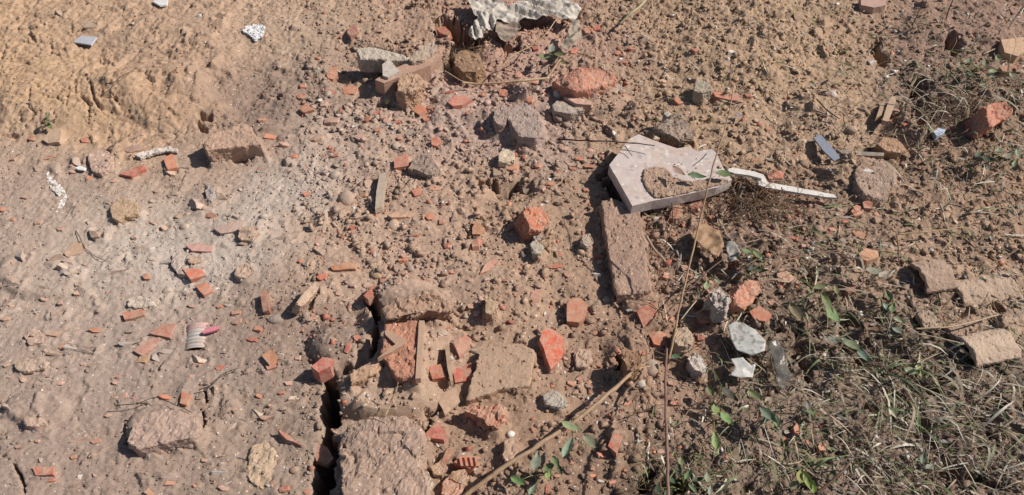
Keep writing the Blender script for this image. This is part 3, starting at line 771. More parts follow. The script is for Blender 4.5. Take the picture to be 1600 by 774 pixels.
cobble([(318, 298), (326, 288), (336, 290), (338, 306), (330, 318), (322, 310)], .02, 'grey dusty stone with a black crescent edge', (166, 152, 142), it=3)
cobble([(368, 368), (374, 354), (392, 352), (402, 362), (396, 374), (376, 376)], .024, 'crumbly tan clod next to the pale pink shard', (176, 150, 128), 'clod', 'clod', it=2)
cobble([(638, 262), (644, 246), (660, 236), (678, 248), (688, 262), (680, 272), (668, 274), (652, 266)], .03, 'furrowed grey-brown stone right of the orange square brick bit', (146, 126, 112), it=1)
cobble([(790, 182), (800, 164), (822, 160), (842, 178), (850, 200), (838, 216), (810, 212)], .026, 'large grey crumbly lump of old mortar in mid rubble', (158, 138, 126), 'rubble lump', 'mortar_lump', it=5, t=.07, splay=.2)
cobble([(770, 182), (776, 166), (792, 164), (798, 178), (790, 192), (776, 194)], .026, 'grey mortar lump just left of the largest mortar lump', (158, 136, 124), 'rubble lump', 'mortar_lump', it=1)
cobble([(1335, 268), (1345, 250), (1372, 250), (1398, 262), (1402, 285), (1380, 312), (1350, 305), (1340, 290)], .016, 'broad dusty grey boulder right of the white plastic strip', (160, 136, 118), it=5, splay=.25)
cobble([(1370, 225), (1380, 212), (1402, 215), (1420, 232), (1410, 240), (1385, 236)], .04, 'brown slanted stone above the broad dusty boulder', (164, 130, 104), it=1)
cobble([(388, 752), (384, 722), (396, 690), (420, 688), (436, 712), (430, 745), (408, 768)], .014, 'smooth yellowish earth hump left of the black trench', (184, 158, 132), 'clod', 'clod', it=8)
# loose stones between bricks at the bottom
for poly, h, c, lab in [
    ([(655, 745), (668, 735), (678, 752), (672, 766), (660, 762)], .03, (176, 162, 146), 'whitish stone squeezed against the big mud lump'),
    ([(672, 730), (690, 716), (700, 730), (690, 744), (678, 742)], .026, (164, 130, 104), 'tan stone between the mud lump and ridged terracotta'),
    ([(690, 752), (704, 740), (724, 748), (722, 774), (700, 780), (688, 770)], .03, (174, 126, 102), 'tan-red stone at the bottom edge right of the mud lump'),
    ([(700, 748), (706, 735), (728, 730), (734, 746), (722, 758)], .035, (166, 130, 102), 'brown flat stone above the tan-red bottom stone'),
    ([(784, 712), (786, 690), (800, 680), (812, 694), (808, 716), (796, 726)], .03, (176, 140, 114), 'tan pointed stone standing left of the leafy weed'),
    ([(945, 98), (950, 110), (955, 116), (945, 112), (938, 104)], .06, (170, 156, 140), 'grey sliver of stone behind the big red brick'),
    ([(945, 140), (958, 128), (972, 130), (974, 142), (958, 150)], .03, (164, 154, 142), 'grey flat stone at the right foot of the red brick'),
    ([(862, 165), (870, 156), (908, 162), (914, 172), (890, 178), (866, 174)], .035, (156, 144, 132), 'long grey mortar piece below the big red brick'),
    ([(827, 380), (838, 374), (850, 384), (846, 397), (832, 396)], .035, (170, 160, 144), 'pale grey stone under the rough orange brick chunk'),
    ([(830, 364), (845, 362), (849, 372), (836, 376)], .03, (150, 138, 124), 'dull grey stone between orange chunk and pale stone'),
    ([(778, 252), (780, 238), (790, 230), (806, 238), (804, 250), (790, 254)], .035, (196, 178, 152), 'cream white stone near the middle of the rubble'),
    ([(906, 380), (910, 366), (922, 364), (928, 376), (918, 386)], .03, (160, 144, 128), 'grey stone between orange chunk and brown brick'),
    ([(758, 490), (758, 458), (772, 468), (778, 486), (768, 492)], .045, (170, 142, 112), 'upright tan shard casting a black triangle of shade'),
    ([(1086, 128), (1096, 122), (1110, 130), (1114, 140), (1098, 146), (1084, 142)], .05, (150, 140, 122), 'grey-green angular stone left of bright orange sherd'),
    ([(805, 270), (0, 0), (0, 0)], 0, None, None)]:
    if lab: slab('stone', poly, h * .7, .045, M_STONE, c, lab, 'stone', seg=.02, jit=.0015)
LAND += [('terrazzo slab', 1045, 265), ('long brown brick', 985, 385), ('big mud lump', 595, 710), ('flat brown tile', 785, 580), ('mud-covered brick', 628, 545), ('dusty brick block', 362, 215),
         ('grey concrete bar', 598, 85), ('big red brick', 915, 122), ('red brick lump', 1560, 178), ('orange brick chunk', 838, 340), ('vivid red flake', 862, 545), ('leaning tan stone', 480, 460),
         ('flat pale stick', 595, 297), ('dusty half-buried stone', 157, 252), ('ochre clod', 195, 325), ('long tan stone', 45, 568), ('low dusty boulder', 255, 670), ('striped can', 315, 522),
         ('bluish glass sheet', 131, 63), ('grey cloth', 820, 25), ('white plastic strip', 1225, 286), ('blue-grey plastic strip', 1292, 231), ('crumpled white wrapper', 1170, 527),
         ('curved tile shards', 1545, 440), ('grey mortar lump', 820, 190), ('broad dusty boulder', 1370, 280), ('flat grey cobble', 300, 410), ('furrowed grey stone', 662, 256), ('fallen stalk', 900, 655),
         ('mossy hollow', 1385, 80), ('reddish brick stone', 1170, 462), ('white plaster streak', 92, 300), ('pale leaf', 1395, 645), ('cream white stone', 792, 242), ('whitish dust patch', 400, 48),
         ('black trench', 505, 690), ('squared tile piece', 1455, 498), ('pale brick at the top', 1365, 5), ('yellowish hump', 408, 730), ('seed-head grass', 1500, 700), ('flat grey stone', 866, 622)]

# ------------------------------------------------------------------ brick shards with traced outlines
def tone(c):
    return {'o': (190, 122, 96), 'r': (180, 104, 84), 'p': (188, 152, 134), 'b': (146, 100, 84), 't': (186, 142, 112)}[c]
TONEW = {'o': 'orange', 'r': 'red', 'p': 'pale pink', 'b': 'dark red', 't': 'tan orange'}
SHARDS = [  # outline, lift, thickness, tone, label
    ([(66, 218), (90, 198), (96, 206), (92, 222), (75, 224)], .022, 'p', 'pinkish tile shard standing by the small green plant'),
    ([(186, 272), (210, 262), (226, 257), (228, 264), (205, 276)], .018, 'r', 'red tapering tile shard right of the dusty half-buried stone'),
    ([(256, 248), (268, 240), (277, 262), (262, 265)], .015, 'o', 'orange shard just left of the dusty brick block'),
    ([(333, 356), (360, 348), (382, 345), (377, 360), (345, 365)], .012, 'p', 'long pale pink shard in the whitish dust'),
    ([(100, 396), (115, 376), (134, 384), (129, 395), (105, 402)], .012, 'p', 'pale pink five-sided tile shard in the dust at left'),
    ([(285, 420), (313, 418), (322, 430), (298, 437)], .018, 'o', 'orange brick shard with shade below, on the flat grey cobble'),
    ([(290, 383), (310, 380), (332, 384), (331, 393), (300, 392)], .018, 'p', 'long pinkish shard on top of the flat grey cobble'),
    ([(305, 446), (322, 441), (333, 455), (318, 461)], .014, 'o', 'orange shard just below the flat grey cobble'),
    ([(190, 489), (222, 482), (225, 492), (195, 500)], .016, 'o', 'split orange shard at the foot of the pale dusty stone'),
    ([(233, 521), (256, 507), (275, 505), (266, 528)], .012, 'o', 'pointed orange arrowhead shard left of the striped can'),
    ([(208, 548), (233, 530), (250, 527), (246, 540), (222, 556)], .012, 't', 'tan orange slanting shard below the arrowhead shard'),
    ([(212, 566), (222, 552), (232, 556), (226, 566)], .01, 't', 'small tan shard under the slanting shard'),
    ([(409, 556), (424, 546), (434, 557), (420, 569)], .018, 'o', 'orange brick piece right of the striped can, in crumbly soil'),
    ([(415, 572), (432, 564), (430, 574), (418, 578)], .014, 'o', 'small orange chip touching the brick piece right of the can'),
    ([(281, 630), (284, 611), (298, 617), (291, 633)], .014, 'o', 'upright orange shard above the low dusty boulder'),
    ([(50, 730), (84, 731), (82, 741), (56, 743)], .014, 'o', 'flat orange shard near the bottom left corner'),
    ([(434, 671), (452, 680), (470, 696), (448, 687)], .018, 'r', 'thin red wedge left of the black trench'),
    ([(407, 457), (417, 454), (420, 485), (411, 488)], .03, 'b', 'brown tile edge sticking up left of the leaning tan stone'),
    ([(486, 573), (504, 558), (522, 561), (516, 573), (498, 582)], .045, 'r', 'red shard on the crumbly mound left of the tan block'),
    ([(615, 246), (637, 240), (638, 259), (616, 263)], .03, 'o', 'square orange brick bit left of the furrowed grey stone'),
    ([(515, 416), (535, 411), (556, 411), (555, 420), (520, 422)], .016, 'o', 'long orange shard lying level above the leaning tan stone'),
    ([(568, 462), (585, 443), (593, 457), (575, 468)], .02, 'r', 'red shard standing at the top of the black hole'),
    ([(708, 535), (728, 523), (735, 531), (731, 545), (718, 558)], .03, 't', 'tan orange pointed tile piece right of the pale strip'),
    ([(668, 574), (688, 569), (697, 589), (676, 593)], .022, 'r', 'square red tile chip right of the mud-covered brick'),
    ([(707, 577), (722, 573), (736, 567), (738, 594), (711, 598)], .022, 'r', 'cracked red tile chip left of the flat brown tile'),
    ([(682, 621), (700, 610), (712, 604), (719, 628), (708, 638), (695, 648)], .02, 'p', 'ridged pale red tile piece below the red chips'),
    ([(661, 683), (676, 665), (687, 660), (696, 676), (693, 687)], .025, 'r', 'red rounded tile piece at the right shoulder of the mud lump'),
    ([(489, 700), (498, 691), (512, 700), (521, 716), (512, 726), (494, 720)], -.02, 'b', 'dark red brick piece wedged down inside the trench'),
    ([(995, 487), (1008, 477), (1024, 473), (1027, 481), (1015, 500), (1005, 511)], .02, 'r', 'red shard just below the long brown brick'),
    ([(950, 697), (957, 679), (972, 681), (963, 708)], .022, 'r', 'reddish block-shaped chip right of the stalk leaves'),
    ([(1013, 522), (1030, 517), (1044, 522), (1032, 540), (1022, 538)], .02, 'r', 'deep red shard beside the rounded tan stone'),
    ([(1171, 487), (1186, 477), (1206, 491), (1196, 502), (1180, 500)], .03, 'o', 'orange tile piece in shade below the reddish brick stone'),
    ([(1080, 488), (1100, 484), (1125, 489), (1114, 503), (1095, 501)], .02, 'o', 'orange brick shard under the crumpled grey lump'),
    ([(1047, 341), (1053, 318), (1062, 315), (1063, 332), (1058, 342)], .025, 'r', 'red shard standing just under the front edge of slab'),
    ([(1076, 318), (1096, 312), (1098, 322), (1080, 328)], .02, 'r', 'dull red brick piece tucked beneath the slab edge'),
    ([(1114, 143), (1135, 145), (1156, 151), (1158, 158), (1140, 156), (1118, 151)], .025, 'o', 'bright orange long sherd right of the grey-green stone'),
    ([(681, 44), (695, 41), (704, 50), (700, 56), (688, 52)], .02, 'r', 'dusty red shard at the left rim of the black pit'),
    ([(542, 50), (550, 38), (558, 38), (558, 52), (548, 58)], .035, 'b', 'ridged dark red terracotta piece above the concrete bar'),
    ([(509, 112), (518, 104), (526, 107), (528, 118), (520, 124), (512, 122)], .025, 'o', 'orange brick stub left of the concrete bar'),
    ([(535, 137), (552, 132), (558, 138), (553, 147), (537, 147)], .02, 'o', 'flat orange shard below left of the concrete bar'),
    ([(700, 160), (712, 149), (725, 150), (738, 155), (722, 164), (708, 166)], .025, 'o', 'wide orange brick shard below the dry straw'),
    ([(643, 172), (655, 162), (667, 172), (655, 179)], .025, 'o', 'orange diamond-shaped chip near the yellow scrap'),
    ([(882, 152), (905, 150), (922, 157), (924, 164), (900, 162)], .022, 'p', 'pale orange long shard just under the big red brick'),
    ([(1344, -4), (1384, -4), (1384, 8), (1366, 12), (1346, 8)], .03, 'p', 'pale brick cut off by the top edge at right'),
    ([(1564, 62), (1600, 58), (1606, 78), (1590, 88), (1570, 82)], .05, 'p', 'pale pinkish brick at the right edge above the weeds'),
    ([(1562, 105), (1580, 100), (1598, 102), (1594, 112), (1568, 113)], .03, 'b', 'dull brownish red brick half hidden by weeds at right edge'),
    ([(1396, 274), (1212, 268), (0, 0)], 0, None, None),
    ([(1198, 272), (1215, 266), (1226, 270), (1222, 278), (1202, 280)], .025, 'r', 'dark red shard right of the white strip corner'),
    ([(1330, 330), (1338, 320), (1350, 325), (1349, 334), (1336, 338)], .022, 'o', 'orange angular chip below the broad dusty boulder'),
    ([(1348, 316), (1356, 312), (1364, 318), (1362, 326), (1350, 325)], .022, 'r', 'red square chip touching the broad dusty boulder'),
    ([(1332, 362), (1338, 356), (1353, 366), (1350, 374), (1338, 370)], .02, 'o', 'orange chip lying below two grey leaves at right'),
    ([(1342, 396), (1352, 388), (1372, 392), (1373, 402), (1355, 408), (1345, 404)], .03, 't', 'tan orange block above the green leaf at right'),
    ([(1214, 428), (1222, 418), (1242, 434), (1236, 442), (1216, 440)], .022, 'p', 'pale brick shard among leaves left of green grass'),
    ([(1320, 452), (1324, 445), (1338, 446), (1338, 456), (1326, 458)], .022, 'b', 'dull red squared chip in the dark weeds'),
    ([(1278, 698), (1282, 692), (1291, 694), (1290, 704), (1281, 704)], .02, 'o', 'orange square chip in the lower right weeds'),
    ([(1240, 668), (1245, 662), (1252, 670), (1248, 678), (1242, 676)], .02, 'o', 'small orange chip left of the square weed chip'),
    ([(758, 412), (772, 405), (779, 408), (765, 422), (750, 428)], .014, 't', 'tan orange slanting shard in loose soil at the middle'),
    ([(826, 468), (832, 455), (846, 452), (842, 470), (832, 478)], .014, 't', 'tan orange sliver above the vivid red flake'),
    ([(696, 706), (700, 700), (708, 708), (694, 730), (688, 726)], .03, 'b', 'dull red upright shard left of the ridged terracotta'),
    ([(738, 356), (744, 344), (758, 357), (750, 366), (738, 366)], .03, 'o', 'orange triangular chip with a dark recess at middle'),
    ([(737, 380), (746, 372), (755, 376), (748, 384), (738, 386)], .018, 'o', 'small orange chip below the triangular chip at middle'),
    ([(605, 336), (622, 330), (638, 331), (636, 339), (612, 340)], .016, 'p', 'level pinkish shard below the flat pale stick'),
]
for poly, h, t, lab in SHARDS:
    if not lab: continue
    a = [random.uniform(-.003, .003) for _ in poly]
    h *= .58
    slab('brick_shard', poly, h, max(.014, h + .012), M_BRICK, [c * random.uniform(.93, 1.05) for c in tone(t)], lab, 'brick shard', 'broken brick and tile shards', hs=a, seg=.014, jit=.0013, bev=.0007)

# ridged terracotta: parallel ribs are its own geometry
rt = slab('terracotta_piece', [(709, 722), (722, 713), (736, 711), (746, 714), (743, 726), (734, 732)], .026, .03, M_BRICK, (192, 106, 82), 'ridged orange terracotta piece with parallel grooves near the bottom', 'terracotta', seg=0)
for k in range(4):
    u = 717 + 8 * k
    slab('rib', [(u, 714 - k * .3), (u + 4, 713 - k * .3), (u + 7, 728 + k * .2), (u + 3, 728 + k * .2)], .005, .006, M_BRICK, (196, 112, 86), parent=rt, at=rt.location.z + .03, seg=0, bev=.001)
LAND.append(('ridged terracotta', 728, 720))

# curved roof-tile shards at right
def curved_tile(a, b, w, h, color, label, thick=.012, bow=.02):
    """a,b: ends of the ridge axis in the photograph; w: width in metres across"""
    bow *= .95; h *= .85
    p, q = GP(*a, h, True), GP(*b, h, True)
    ax = (q - p); L = ax.length; ax.normalize(); sd = Vector((0, 0, 1)).cross(ax).normalized()
    n, m = 9, 6
    bm = bmesh.new(); rows = []
    rr = random.Random(int(a[0]))
    for side in (0, 1):
        for i in range(n):
            for j in range(m):
                s, t = i / (n - 1) - .5, j / (m - 1)
                e = rr.uniform(-.004, .004) if j in (0, m - 1) else 0
                v = ax * (L * t + e) + sd * (w * s) + Vector((0, 0, -bow * (2 * s) ** 2 - side * thick))
                rows.append(bm.verts.new(v))
    I = lambda side, i, j: rows[side * n * m + i * m + j]
    for i in range(n - 1):
        for j in range(m - 1):
            bm.faces.new((I(0, i, j), I(0, i, j + 1), I(0, i + 1, j + 1), I(0, i + 1, j))); bm.faces.new((I(1, i, j), I(1, i + 1, j), I(1, i + 1, j + 1), I(1, i, j + 1)))
    for i in range(n - 1):
        bm.faces.new((I(0, i, 0), I(0, i + 1, 0), I(1, i + 1, 0), I(1, i, 0))); bm.faces.new((I(0, i, m - 1), I(1, i, m - 1), I(1, i + 1, m - 1), I(0, i + 1, m - 1)))
    for j in range(m - 1):
        bm.faces.new((I(0, 0, j), I(1, 0, j), I(1, 0, j + 1), I(0, 0, j + 1))); bm.faces.new((I(0, n - 1, j), I(0, n - 1, j + 1), I(1, n - 1, j + 1), I(1, n - 1, j)))
    bmesh.ops.recalc_face_normals(bm, faces=bm.faces)
    me = bpy.data.meshes.new('roof_tile'); bm.to_mesh(me); bm.free()
    me = remesh_me(me, .003, .0018, 55, amp2=.0004, iters=0); me.name = 'roof_tile'
    o = link('roof_tile', me, M_TILE, None, color, p)
    BANK.append(([tuple((p + ax * (L * t) + sd * (w * s_ * .48))[:2]) for s_, t in ((-1, 0), (1, 0), (1, 1), (-1, 1))], p.z - bow * .9, True))
    return tag(o, label, 'roof tile', 'broken curved roof tiles in the weeds')
curved_tile((1440, 425), (1488, 418), .085, .045, (166, 142, 124), 'curved brown tile piece hollow at its left end, topmost of the tiles')
curved_tile((1498, 452), (1584, 434), .075, .026, (172, 150, 130), 'longest curved tile shard half buried beside the hole')
slab('roof_tile', [(1433, 490), (1452, 483), (1475, 502), (1472, 512), (1446, 515)], .03, .016, M_TILE, (156, 136, 118), 'flat squared tile piece with a shaded left edge', 'roof tile', 'broken curved roof tiles in the weeds', seg=.03, hero=dict(vox=.003, amp=.003, scale=60, amp2=.0006, iters=0))
slab('roof_tile', [(1478, 506), (1500, 500), (1518, 490), (1540, 494), (1530, 512), (1502, 530), (1488, 522)], .028, .02, M_TILE, (150, 126, 108), 'cracked brown tile piece in the middle of the tile group', 'roof tile', 'broken curved roof tiles in the weeds', seg=.02, hero=dict(vox=.003, amp=.003, scale=60, amp2=.0006, iters=0))
curved_tile((1516, 540), (1586, 527), .075, .045, (180, 158, 138), 'pale curved tile shard lowest of the tile group at right edge')

# ------------------------------------------------------------------ small pieces by place and size
def make_proto(kind, k):
    q = random.Random(100 * k + len(kind)); bm = bmesh.new()
    if kind == 'chip':
        n = q.choice((4, 4, 5, 5, 6)); a0 = q.random() * 6.28
        top = [Vector((.5 * q.uniform(.75, 1.05) * math.cos(a0 + 6.283 * (i + q.uniform(-.25, .25)) / n), .5 * q.uniform(.75, 1.05) * math.sin(a0 + 6.283 * (i + q.uniform(-.25, .25)) / n), .5 + q.uniform(-.12, .12))) for i in range(n)]
        vs = [bm.verts.new(p) for p in top] + [bm.verts.new(Vector((p.x * q.uniform(.85, 1.15), p.y * q.uniform(.85, 1.15), -.5))) for p in top]
        bmesh.ops.convex_hull(bm, input=vs)
        bmesh.ops.bevel(bm, geom=[e for e in bm.edges if e.calc_face_angle(0) > .6], offset=.035, segments=1, affect='EDGES', clamp_overlap=True)
        bmesh.ops.triangulate(bm, faces=bm.faces)
    elif kind == 'angular':
        vs = []
        ax_ = (1, q.uniform(.6, .95), q.uniform(.55, .9))
        for i in range(q.choice((7, 8, 9, 10))):
            d = Vector((q.gauss(0, 1), q.gauss(0, 1), q.gauss(0, 1))).normalized() * q.uniform(.45, .62); vs.append(bm.verts.new([d[c_] * ax_[c_] for c_ in range(3)]))
        r = bmesh.ops.convex_hull(bm, input=vs)
        bmesh.ops.delete(bm, geom=[v for v in bm.verts if not v.link_faces], context='VERTS')
        bmesh.ops.bevel(bm, geom=list(bm.edges), offset=.02, segments=1, affect='EDGES', clamp_overlap=True)
        bmesh.ops.triangulate(bm, faces=bm.faces)
    elif kind == 'clod':
        vs = []
        for i in range(11):
            d = Vector((q.gauss(0, 1), q.gauss(0, 1), q.gauss(0, 1))).normalized() * q.uniform(.42, .6); vs.append(bm.verts.new((d.x, d.y * .85, d.z * .75)))
        bmesh.ops.convex_hull(bm, input=vs)
        bmesh.ops.delete(bm, geom=[v for v in bm.verts if not v.link_faces], context='VERTS')
        for _ in range(2):
            bmesh.ops.subdivide_edges(bm, edges=bm.edges, cuts=1, use_grid_fill=True); bmesh.ops.triangulate(bm, faces=bm.faces)
        off = Vector((k * 7.1, k * 3.3, 1.7))
        for v in bm.verts: v.co *= 1 + mnoise.fractal(v.co * 5 + off, 1, 2, 3) * .10
    else:
        bmesh.ops.create_icosphere(bm, subdivisions=3, radius=.5)
        off = Vector((k * 7.1, k * 3.3, 1.7)); amp = .22 if kind == 'clod' else .12
        for v in bm.verts:
            d = mnoise.noise(v.co * 2.2 + off) * amp + (mnoise.fractal(v.co * 6 + off, 1, 2, 3) * .07 if kind == 'clod' else mnoise.noise(v.co * 6 + off) * .02)
            v.co *= 1 + d
    bmesh.ops.recalc_face_normals(bm, faces=bm.faces)
    me = bpy.data.meshes.new(kind); bm.to_mesh(me); bm.free()
    if kind == 'round': me.polygons.foreach_set('use_smooth', np.ones(len(me.polygons), bool))
    return me
PROTO = {k: [make_proto(k, i) for i in range(12)] for k in ('chip', 'angular', 'round', 'clod')}
MATOF = {}
def proto(kind, mat):
    key = (kind, mat.name)
    if key not in MATOF:
        MATOF[key] = [m.copy() for m in PROTO[kind]]
        for m in MATOF[key]: m.materials.append(mat)
    return random.choice(MATOF[key])

SMALL = []     # (object, u, v, size in px, noun phrase) labelled at the end
def piece(name, kind, mat, u, v, w, h, rot, color, phrase, cat, group, tall=None, sink=.35, tilt=12):
    sx_, sy_ = px_scale(u, v)
    lw, ll = w / sx_, .85 * h / sy_
    a = R(rot)
    if abs(math.sin(a)) > .3:      # the long side turned: take sizes along the piece
        pass
    hh = (tall if tall else .45) * min(lw, ll) + .004
    p = GP(u, v, 0, False)
    p.z = .5 * (p.z + base_z(p.x, p.y)) if p.z > base_z(p.x, p.y) - .02 else p.z
    o = link(name, proto(kind, mat), None, None, [min(255, c * f_) for f_ in [random.uniform(.92, 1.07)] for c in color])
    o.scale = (lw, ll, hh)
    o.rotation_euler = (R(random.uniform(-tilt, tilt)), R(random.uniform(-tilt, tilt)), -a)
    o.location = (p.x, p.y, p.z + hh * (.5 - sink))
    tag(o, None, cat, group)
    SMALL.append([o, u, v, max(w, h), phrase])
    BANK.append(([(p.x - lw * .45, p.y - ll * .45), (p.x + lw * .45, p.y - ll * .45), (p.x + lw * .45, p.y + ll * .45), (p.x - lw * .45, p.y + ll * .45)], o.location.z + hh * .4, False))
    TAKEN.append([(u - w / 2, v - h / 2), (u + w / 2, v - h / 2), (u + w / 2, v + h / 2), (u - w / 2, v + h / 2)])
    return o

CHIPS = """51 219 11 10 0 r|135 222 20 11 10 r|210 236 34 13 -5 p|23 251 15 10 10 p|78 248 32 7 -30 b|420 216 24 11 -10 o|330 337 18 8 0 r|230 434 17 12 10 o|370 491 22 9 -5 o|404 516 20 11 15 o|395 533 19 7 5 r|372 506 18 12 -20 p
150 517 22 9 5 o|195 622 16 13 0 p|258 622 22 10 10 o|82 752 18 10 0 o|265 757 22 12 -15 o|232 770 20 14 0 t|545 545 12 16 0 r|560 531 20 10 20 r|575 538 12 8 0 p|680 225 20 18 0 r|650 302 17 15 0 o|679 295 20 8 -5 o
800 265 24 12 -15 o|672 342 17 12 10 o|690 349 13 11 0 r|645 369 20 5 0 o|530 326 20 14 20 p|503 433 19 14 -10 r|600 441 20 11 20 o|560 340 30 6 0 p|868 418 28 9 -10 r|880 670 20 10 -20 r|1095 531 16 15 0 r|1085 545 14 9 0 o
1058 158 14 13 0 o|985 79 14 10 0 o|932 46 14 9 0 r|918 47 18 12 0 o|1085 80 12 8 0 r|480 175 24 15 -10 o|520 193 28 16 0 p|495 218 24 12 0 p|565 217 22 12 0 p|665 189 14 11 0 o|788 147 20 11 5 r|828 159 16 12 0 o
1405 200 12 15 0 r|1414 199 8 13 0 r|1318 350 14 12 0 o|1300 362 12 10 0 t|1100 352 12 10 0 r|1040 348 12 9 0 o|1112 340 14 12 0 o|1068 352 10 12 0 r|1120 352 12 9 0 p|1275 648 9 8 0 r|1258 692 11 10 0 o|1228 690 16 9 10 o
470 155 16 10 0 r|410 190 14 8 0 o|445 228 18 10 0 p|460 245 12 8 0 o|505 165 14 9 0 p|600 185 16 10 0 p|590 205 14 8 0 o|620 192 12 8 0 r|735 178 12 8 0 o|755 150 14 9 0 o|770 118 12 9 0 p|810 120 12 10 0 o
835 130 10 8 0 o|850 100 12 9 0 p|860 75 14 10 0 o|835 75 12 9 0 r|895 82 12 10 0 r|975 100 14 9 0 r|965 85 12 8 0 o|1010 110 12 8 0 o|1035 130 12 8 0 p|1170 152 12 8 0 r|1200 205 11 8 0 o|1180 190 10 8 0 p
450 600 14 9 0 p|440 615 10 7 0 o|470 630 12 8 0 p|405 620 12 7 0 o|365 640 10 7 0 p|345 575 16 7 -25 r|300 590 10 8 0 p|180 600 10 8 0 p|150 690 18 10 0 o|115 715 12 8 0 o|170 650 14 8 0 p|320 720 14 8 10 p
430 745 16 10 0 o|445 765 18 12 0 r|480 770 12 10 0 o|350 765 20 10 10 p|465 560 12 8 0 p|490 500 12 7 0 o|520 500 10 7 0 r|470 410 10 7 0 o|440 440 11 8 0 p|395 420 14 7 0 p|345 480 12 6 0 o|300 480 14 7 0 p
280 340 12 7 0 p|240 350 14 6 0 p|210 372 10 7 0 p|40 310 16 8 0 p|20 345 10 7 0 o|60 350 14 8 0 p|5 330 12 8 0 o|95 360 16 7 0 p|140 280 12 8 0 o|115 270 10 6 0 p|180 285 14 6 0 p|245 300 10 6 0 p
705 425 12 8 0 o|735 440 10 7 0 p|690 500 12 9 0 t|760 500 14 10 0 o|735 480 16 10 0 t|745 492 12 9 0 p|790 440 10 7 0 r|815 420 10 7 0 o|860 380 16 8 25 r|875 400 10 7 0 o|930 345 10 7 0 p|915 300 12 8 0 r
860 290 10 7 0 o|895 265 14 7 0 o|870 262 12 7 0 r|840 262 10 7 0 o|920 262 22 8 -5 o|905 250 14 7 0 r|940 245 10 8 0 o|880 235 14 8 0 p|925 222 16 7 0 p|930 520 10 8 0 o|885 560 10 8 0 p|890 600 14 10 30 o
905 595 8 12 0 r|940 612 10 8 0 r|980 632 18 8 -30 o|1000 650 10 7 0 p|1010 690 10 8 0 o|925 745 14 9 0 o|955 755 16 10 -30 r|975 735 10 8 0 o|855 765 8 24 0 r|870 745 10 7 0 o|1000 720 10 7 0 r|990 470 12 8 0 p
1045 500 16 9 0 o|1060 470 12 8 0 p|1075 435 14 9 0 o|1040 430 12 8 0 p|1025 400 10 9 0 o|1030 380 12 9 0 p|1050 375 9 8 0 o|1085 410 20 12 -20 t|1070 420 16 14 20 t|1130 455 12 9 0 r|1205 475 16 10 0 r|1220 455 12 9 0 o
1245 440 14 10 0 p|1265 470 12 10 0 p|1180 370 10 8 0 o|1210 355 12 8 0 r|1230 340 12 8 0 o|1250 330 10 8 0 p|1275 320 12 9 0 o|1295 345 10 8 0 r|1310 330 12 8 0 p|1320 318 12 8 0 o|1240 375 16 10 20 o|1255 385 10 8 0 p
1180 250 10 7 0 o|1400 175 10 8 0 r|1390 190 10 7 0 o|1490 200 10 8 0 r|1470 225 12 7 0 p|1250 655 10 7 0 o|1195 640 14 8 30 p|1180 660 10 8 0 p|1160 690 10 7 0 o|1120 735 12 9 0 p|1215 705 14 8 0 p|1080 765 14 8 0 o
305 760 8 6 0 o|60 690 10 7 0 p|30 700 12 7 0 p|15 590 10 6 0 p|95 600 12 8 0 p|130 570 10 7 0 p|100 545 14 9 0 t|110 555 16 9 20 p|10 500 14 10 0 p|120 460 12 8 0 p|70 470 14 9 0 p|95 475 14 10 0 p"""
for it in CHIPS.replace('\n', '|').split('|'):
    u, v, w, h, r_, t = it.split(); u, v, w, h, r_ = map(float, (u, v, w, h, r_))
    w *= 1.12; h *= 1.18
    size = 'tiny' if max(w, h) < 14 else ('small' if max(w, h) < 22 else 'larger')
    piece('brick_shard', 'chip', M_BRICK, u, v, w, h, r_ if r_ else random.uniform(-20, 20), tone(t), f'{size} {TONEW[t]} brick chip', 'brick shard', 'broken brick and tile shards', tall=.42, sink=.5)

q_ = random.Random(5)
for k in range(62):
    u, v = (q_.uniform(470, 800), q_.uniform(120, 520)) if k < 36 else (q_.uniform(860, 1060), q_.uniform(430, 760))
    if any(in_poly(np.array([u]), np.array([v]), p)[0] for p in TAKEN): continue
    t = q_.choice('oorptp'); w, h = q_.uniform(10, 19), q_.uniform(7, 12)
    size = 'tiny' if max(w, h) < 14 else 'small'
    piece('brick_shard', 'chip', M_BRICK, u, v, w, h, q_.uniform(-40, 40), tone(t), f'{size} {TONEW[t]} brick sliver', 'brick shard', 'broken brick and tile shards', tall=.4, sink=.4, tilt=24)

